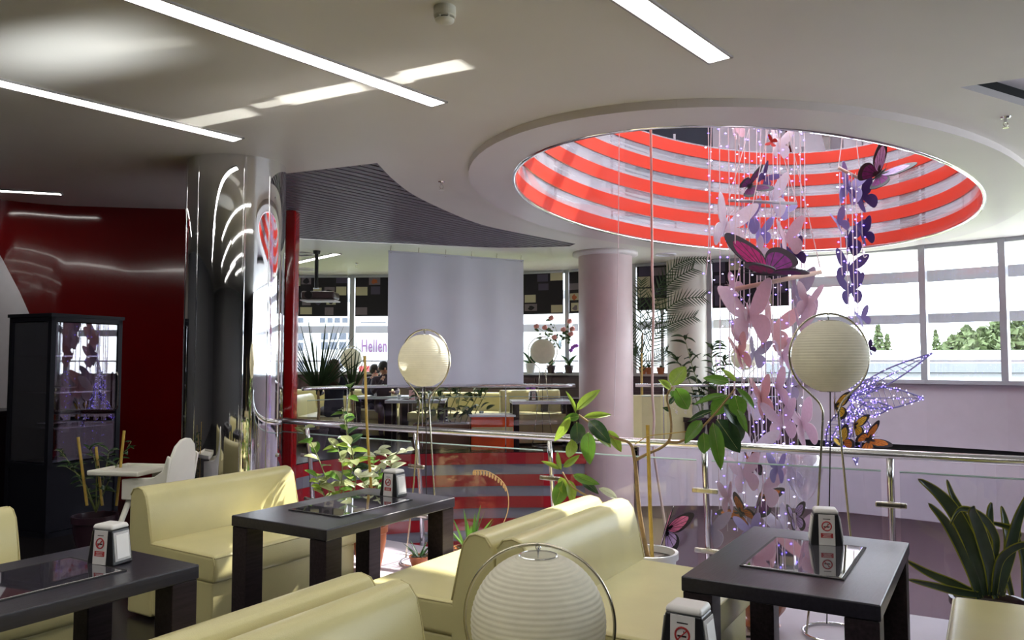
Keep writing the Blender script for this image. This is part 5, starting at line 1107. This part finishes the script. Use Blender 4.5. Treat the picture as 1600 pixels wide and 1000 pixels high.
# ------------------------------------------------------------------ people
def person(label, loc, rz, cloth, hair, pose, longhair=False, scarf=None):
    t = thing('person', label, 'person', loc, rz)
    # joints: y forward is -y ; seated
    J = {'pel': (0, .05, .52), 'sp': (0, .06, .72), 'ch': (0, .04, .95), 'nk': (0, .03, 1.10), 'hb': (0, .01, 1.17), 'hm': (0, -.005, 1.25), 'ht': (0, .005, 1.34)}
    E_ = [('pel', 'sp'), ('sp', 'ch'), ('ch', 'nk'), ('nk', 'hb'), ('hb', 'hm'), ('hm', 'ht')]; rad = {'pel': .16, 'sp': .15, 'ch': .165, 'nk': .055, 'hb': .062, 'hm': .098, 'ht': .075}
    for s, k in ((-1, 'l'), (1, 'r')):
        J.update({k + 'sh': (s * .18, .04, 1.02), k + 'hip': (s * .09, .03, .50), k + 'kn': (s * .12, -.40, .52), k + 'an': (s * .12, -.40, .08), k + 'to': (s * .12, -.55, .05)})
        el, wr, hd = pose[k]; J.update({k + 'el': el, k + 'wr': wr, k + 'hd': hd})
        E_ += [('ch', k + 'sh'), (k + 'sh', k + 'el'), (k + 'el', k + 'wr'), (k + 'wr', k + 'hd'), ('pel', k + 'hip'), (k + 'hip', k + 'kn'), (k + 'kn', k + 'an'), (k + 'an', k + 'to')]
        rad.update({k + 'sh': .075, k + 'el': .05, k + 'wr': .034, k + 'hd': .036, k + 'hip': .10, k + 'kn': .068, k + 'an': .045, k + 'to': .035})
    tl = pose.get('tilt', (0, 0))
    for k in ('hb', 'hm', 'ht'):
        x, y, z = J[k]; f_ = (z - 1.10); J[k] = (x + tl[0] * f_, y + tl[1] * f_, z - abs(tl[1]) * f_ * .35)
    names = list(J); me = bpy.data.meshes.new('body_skeleton'); me.from_pydata([J[k] for k in names], [(names.index(a), names.index(b)) for a, b in E_], [])
    ob = bpy.data.objects.new('tmp', me); COL.objects.link(ob); ob.modifiers.new('s', 'SKIN'); sub = ob.modifiers.new('u', 'SUBSURF'); sub.levels = 2
    if not me.skin_vertices: me.attributes  # created by the modifier
    sv = me.skin_vertices[0].data
    for i, k in enumerate(names): sv[i].radius = (rad[k], rad[k] * (.72 if k in ('ch', 'sp', 'pel') else 1)); sv[i].use_root = (k == 'pel')
    dg = bpy.context.evaluated_depsgraph_get(); dg.update(); m2 = bpy.data.meshes.new_from_object(ob.evaluated_get(dg)); bpy.data.objects.remove(ob)
    m2.materials.clear(); m2.materials.append(cloth); m2.materials.append(M['skin'])
    hands = [Vector(J[k]) for k in ('lhd', 'rhd')]; head = Vector(J['hm'])
    for p in m2.polygons:
        p.use_smooth = True; c = p.center; p.material_index = 1 if (c - head).length < .145 or min((c - h).length for h in hands) < .06 else 0
    link('body', m2, t)
    # fingers
    for k in ('l', 'r'):
        h = Vector(J[k + 'hd']); w_ = Vector(J[k + 'wr']); d_ = (h - w_).normalized(); sdv = d_.cross(V(0, 0, 1)); sdv = sdv.normalized() if sdv.length > .01 else V(1, 0, 0)
        mb = MB()
        for f_ in range(4): b = h + sdv * (f_ - 1.5) * .017; mb.tube([b, b + d_ * .04, b + d_ * .06 + V(0, -.01, -.02)], [.009, .008, .006], 6)
        mb.tube([h - d_ * .01 + sdv * .03, h + sdv * .05 + d_ * .02], [.010, .007], 6); mb.build('fingers', M['skin'], t, smooth=True)
    hm = Vector(J['hm']); 
    mb = MB(); mb.ball(hm + V(0, .022, .028), .112, 16, (.98, 1.02, .98)); hr = mb
    if longhair: mb.tube([hm + V(0, .07, .04), hm + V(0, .10, -.08), hm + V(0, .11, -.22), hm + V(0, .10, -.34)], [.09, .10, .095, .06], 12)
    mb.build('hair', hair, t, smooth=True)
    mb = MB(); mb.ball(hm + V(0, -.105, -.012), .017, 8, (1, 1.3, 1.5)); mb.build('nose', M['skin'], t, smooth=True)
    mb = MB()
    for s in (-1, 1): mb.ball(hm + V(s * .036, -.092, .014), .011, 8)
    mb.build('eyes', M['ink'], t)
    mb = MB(); mb.ball(hm + V(0, -.094, -.052), .02, 8, (1.1, .5, .3)); mb.build('mouth', M['signred'], t)
    for s in (-1, 1): mb = MB(); mb.ball(hm + V(s * .10, .0, -.01), .022, 8, (.5, 1, 1.4)); mb.build('ear', M['skin'], t, smooth=True)
    if scarf: mb = MB(); mb.tube([V(.07 * math.cos(a), .03 + .07 * math.sin(a), 1.12) for a in [R(30 * i) for i in range(12)]], .035, 8, True); mb.build('scarf', scarf, t, smooth=True)
    return t
rest = {'l': ((-.24, -.06, .80), (-.16, -.30, .80), (-.12, -.38, .81)), 'r': ((.24, -.06, .80), (.16, -.30, .80), (.12, -.38, .81))}
hand_up = {'l': ((-.24, -.18, .80), (-.12, -.20, 1.02), (-.08, -.19, 1.12)), 'r': ((.24, -.12, .80), (.14, -.32, .80), (.08, -.38, .82)), 'tilt': (-.1, -.45)}
chin = {'l': ((-.22, -.16, .80), (-.10, -.20, .98), (-.05, -.17, 1.07)), 'r': ((.24, -.10, .80), (.14, -.32, .80), (.08, -.38, .82))}
q = at(586, 600, 15.1); person('seated guest leaning head on hand at the far window table', (q.x, q.y, FZ), R(18), M['jacket'], M['hair'], hand_up)
q = at(598, 600, 14.55); person('seated guest with short dark hair beside the screen edge', (q.x + .02, q.y, FZ + .03), R(20), M['jacket2'], M['hair'], chin)
q = at(521, 600, 13.15); person('long haired person in dark jacket seen from behind at the far railing', (q.x, q.y, FZ + .06), R(200), M['jacket'], M['hair2'], rest, True, M['signred'])
def stool(px, y, dy, lab, dx=0):
    q = at(px, 600, y); t = thing('seat_block', lab, 'stool', (q.x + dx, q.y + dy, FZ))
    mb = MB(); mb.box((0, 0, .19), (.5, .42, .38)); mb.build('base', M['wood'], t, bevel=.01)
    mb = MB(); mb.box((0, 0, .40), (.5, .42, .06)); mb.build('cushion', M['leather'], t, bevel=.02)
stool(521, 13.15, -.03, 'low cushioned seat under the long haired person')
# ------------------------------------------------------------------ outside
mb = MB(); mb.fill([[(-120, 17), (120, 17), (160, 220), (-160, 220)]], -4.5); struct(mb.build('ground', M['ground']), 'grassy ground outside')
t = thing('office_building', 'white building with violet lettering outside the left windows', 'building', (0, 34, -4.5))
mb = MB(); mb.box((-4, 4, 6.5), (30, 8, 13)); mb.build('facade_wall', M['facade'], t)
def fwin(x0, x1, y0, y1, nx=2, ny=2):
    a = at(x0, y1, 33.95) - t.location; b = at(x1, y0, 33.95) - t.location
    mb = MB(); mb.box(((a.x + b.x) / 2, -.02, (a.z + b.z) / 2), (b.x - a.x, .08, b.z - a.z)); w_ = mb.build('window_frame', M['facade'], t)
    for i in range(nx):
        for j in range(ny):
            sx = (b.x - a.x) / nx; sz = (b.z - a.z) / ny
            mb = MB(); mb.box((a.x + sx * (i + .5), -.07, a.z + sz * (j + .5)), (sx - .1, .03, sz - .1)); mb.build('pane', M['facwin'], w_)
for a in ((452, 476, 484, 506, 2, 2), (498, 557, 484, 506, 5, 2), (562, 605, 501, 506, 1, 1), (452, 476, 517, 550, 2, 2), (500, 557, 517, 548, 4, 2), (452, 476, 562, 594, 2, 1), (500, 557, 562, 594, 3, 2), (640, 700, 484, 506, 4, 2), (640, 700, 520, 548, 4, 2), (720, 780, 520, 548, 4, 2), (380, 440, 517, 550, 4, 2)): fwin(*a)
mb = MB(); p = at(577, 581, 33.9) - t.location; mb.box((p.x, -.05, p.z), (.9, .06, .5)); mb.build('poster_panel', M['signred'], t)
mb = MB(); p = at(590, 578, 33.9) - t.location; mb.box((p.x - .02, -.08, p.z), (.35, .03, .22)); mb.box((p.x + .25, -.08, p.z - .1), (.2, .03, .15)); mb.build('poster_print', M['by'], t)
cu = bpy.data.curves.new('lettering', 'FONT'); cu.body = 'Hellen'; cu.size = .80; cu.extrude = .03; cu.offset = .004; cu.align_x = 'LEFT'; cu.space_character = 1.12
ot = bpy.data.objects.new('tmp', cu); COL.objects.link(ot); dg = bpy.context.evaluated_depsgraph_get(); dg.update(); me = bpy.data.meshes.new_from_object(ot.evaluated_get(dg)); bpy.data.objects.remove(ot)
me.materials.clear(); me.materials.append(M['hellen']); p = at(564, 550, 33.85) - t.location; link('sign_lettering', me, t, (p.x, -.12, p.z), (R(90), 0, 0), (.48, 1, 1))
# station hall at right
q = at(1480, 560, 62); t = thing('station_hall', 'long low white roofed hall outside the right windows', 'building', (q.x - 4, 62, -4.5), R(-8))
mb = MB(); mb.box((0, 0, 2.6), (46, 8, 5.2)); mb.build('body', M['facade'], t)
mb = MB(); mb.box((0, -.3, 5.6), (47, 9, .7)); mb.build('roof_edge', M['extroof'], t)
mb = MB(); mb.box((0, .5, 6.4), (45, 7, 1.0)); mb.build('roof', M['facade'], t)
for k in range(14):
    mb = MB(); mb.box((-21 + k * 3.2, -4.05, 3.0), (2.4, .1, 2.4)); mb.build('window_band', M['facwin'], t)
mb = MB(); mb.box((2, -6.5, 3.4), (40, 3.5, .35)); mb.build('canopy', M['extroof'], t)
def tree(px, py_top, y, rx, label, kind, seed):
    r_ = random.Random(seed); q = at(px, py_top, y); H_ = q.z + 4.5; t = thing('tree', label, 'tree', (q.x, y, -4.5), 0, 'trees behind the station hall')
    mb = MB(); mb.tube([(0, 0, 0), (.1, 0, H_ * .5), (0, 0, H_ * .8)], [rx * .12, rx * .08, rx * .03], 8); mb.build('trunk', M['bark'], t)
    mb = MB()
    for k in range(1100):
        f_ = r_.random(); zz = H_ * (.3 + .7 * f_); w_ = rx * (1 - f_ ** 2.2) if kind == 'round' else rx * (1 - f_) + .1; a = r_.uniform(0, 6.28); rr_ = w_ * r_.random() ** .5; p = V(rr_ * math.cos(a), rr_ * math.sin(a), zz); s = rx * r_.uniform(.07, .14)
        d1 = V(r_.uniform(-1, 1), r_.uniform(-1, 1), r_.uniform(-1, 1)).normalized() * s; d2 = V(r_.uniform(-1, 1), r_.uniform(-1, 1), r_.uniform(-1, 1)).normalized() * s
        mb.add([p - d1, p - d2, p + d1, p + d2], [(0, 1, 2, 3)])
    mb.build('crown', M['tree'], t)
tree(1372, 509, 74, 1.6, 'slender dark conifer left outside the right windows', 'cone', 1)
tree(1386, 522, 74, 1.2, 'short conifer right beside the slender one', 'cone', 2)
tree(1462, 516, 74, 1.3, 'conifer just right of the middle mullion', 'cone', 3)
for i, (px, py, rx, lab) in enumerate(((1490, 526, 3.4, 'low round tree left of the right mullion'), (1510, 512, 3.6, 'round tree beside the right mullion'), (1535, 514, 3.8, 'broad round tree centred before the right mullion'), (1565, 496, 4.2, 'tall leafy tree behind the right mullion'), (1592, 502, 4.4, 'leafy tree at the right picture edge'))): tree(px, py, 76 + i, rx, lab, 'round', 10 + i)
for i, (px, py) in enumerate(((850, 545), (900, 540), (1015, 545), (1150, 530))): tree(px, py, 60 + i * 3, 3.0, ['distant tree outside behind the roses', 'distant tree outside behind the pink column', 'distant tree outside behind the palm', 'distant tree outside behind the light strings'][i], 'round', 30 + i)

# ------------------------------------------------------------------ daylight portals in the openings
def portal(c, sx, sy, direction):
    l = bpy.data.lights.new('daylight_portal', 'AREA'); l.shape = 'RECTANGLE'; l.size = sx; l.size_y = sy; l.cycles.is_portal = True
    o = bpy.data.objects.new('daylight_portal', l); COL.objects.link(o); o.location = c; o.rotation_euler = Vector(direction).to_track_quat('-Z', 'Y').to_euler()
for i in range(1, len(WN) - 1):
    a, b, t_, nrm, L_ = bay(i); c = (a + b) / 2 + nrm * .9; portal((c.x, c.y, 2.25), L_, 2.2, -nrm)
portal((EC.x + .3, EC.y + .2, 7.2), 6.4, 6.4, V(0, 0, -1))

# ------------------------------------------------------------------ added masked spotlights in place of sunlight glancing off the table glass to the ceiling
def add_glint_spot(src, target, along, hl, hw, power, soft=.16, col=(1, .98, .93)):
    l = bpy.data.lights.new('ceiling_glint_spot', 'SPOT'); l.spot_size = R(60); l.spot_blend = .1; l.energy = power; l.shadow_soft_size = .004; l.color = col
    l.use_nodes = True; nt = l.node_tree; N = nt.nodes; K = nt.links; em = N['Emission']
    tc = N.new('ShaderNodeTexCoord'); sp = N.new('ShaderNodeSeparateXYZ'); K.new(tc.outputs['Normal'], sp.inputs[0])
    prev = None
    for ax, h in ((0, hl), (1, hw)):
        dv = N.new('ShaderNodeMath'); dv.operation = 'DIVIDE'; K.new(sp.outputs[ax], dv.inputs[0]); K.new(sp.outputs[2], dv.inputs[1])
        ab = N.new('ShaderNodeMath'); ab.operation = 'ABSOLUTE'; K.new(dv.outputs[0], ab.inputs[0])
        mr = N.new('ShaderNodeMapRange'); mr.interpolation_type = 'SMOOTHSTEP'; K.new(ab.outputs[0], mr.inputs[0]); mr.inputs[1].default_value = h * (1 - soft); mr.inputs[2].default_value = h * (1 + soft); mr.inputs[3].default_value = 1; mr.inputs[4].default_value = 0
        if prev is None: prev = mr.outputs[0]
        else:
            ml = N.new('ShaderNodeMath'); ml.operation = 'MULTIPLY'; K.new(prev, ml.inputs[0]); K.new(mr.outputs[0], ml.inputs[1]); prev = ml.outputs[0]
    K.new(prev, em.inputs['Strength'])
    o = bpy.data.objects.new('ceiling_glint_spot', l); COL.objects.link(o); src = Vector(src); z = (src - Vector(target)).normalized(); x = Vector(along); x = (x - z * x.dot(z)).normalized(); y = z.cross(x)
    o.matrix_basis = Matrix.Translation(src) @ Matrix((x, y, z)).transposed().to_4x4()
gs = G(.0, .05, .80); al = V(2.2, -1.12, 0)
for (px, py), hl, hw, pw in (((338, 185), .10, .030, 330), ((425, 162), .05, .018, 240), ((505, 146), .12, .034, 360), ((608, 128), .06, .028, 260), ((678, 110), .085, .032, 330)):
    add_glint_spot(gs, atz(px, py, CEIL), al, hl, hw, pw)
add_glint_spot(gs, atz(480, 140, CEIL), al, .42, .10, 28, .7)
add_glint_spot(G(.03, -1.75, .80), atz(100, 82, CEIL), V(1, -.35, 0), .17, .075, 420, .95, (.93, .97, 1))
add_glint_spot(G(.03, -1.75, .80), atz(222, 70, CEIL), V(1, -.2, 0), .10, .02, 60, .4)
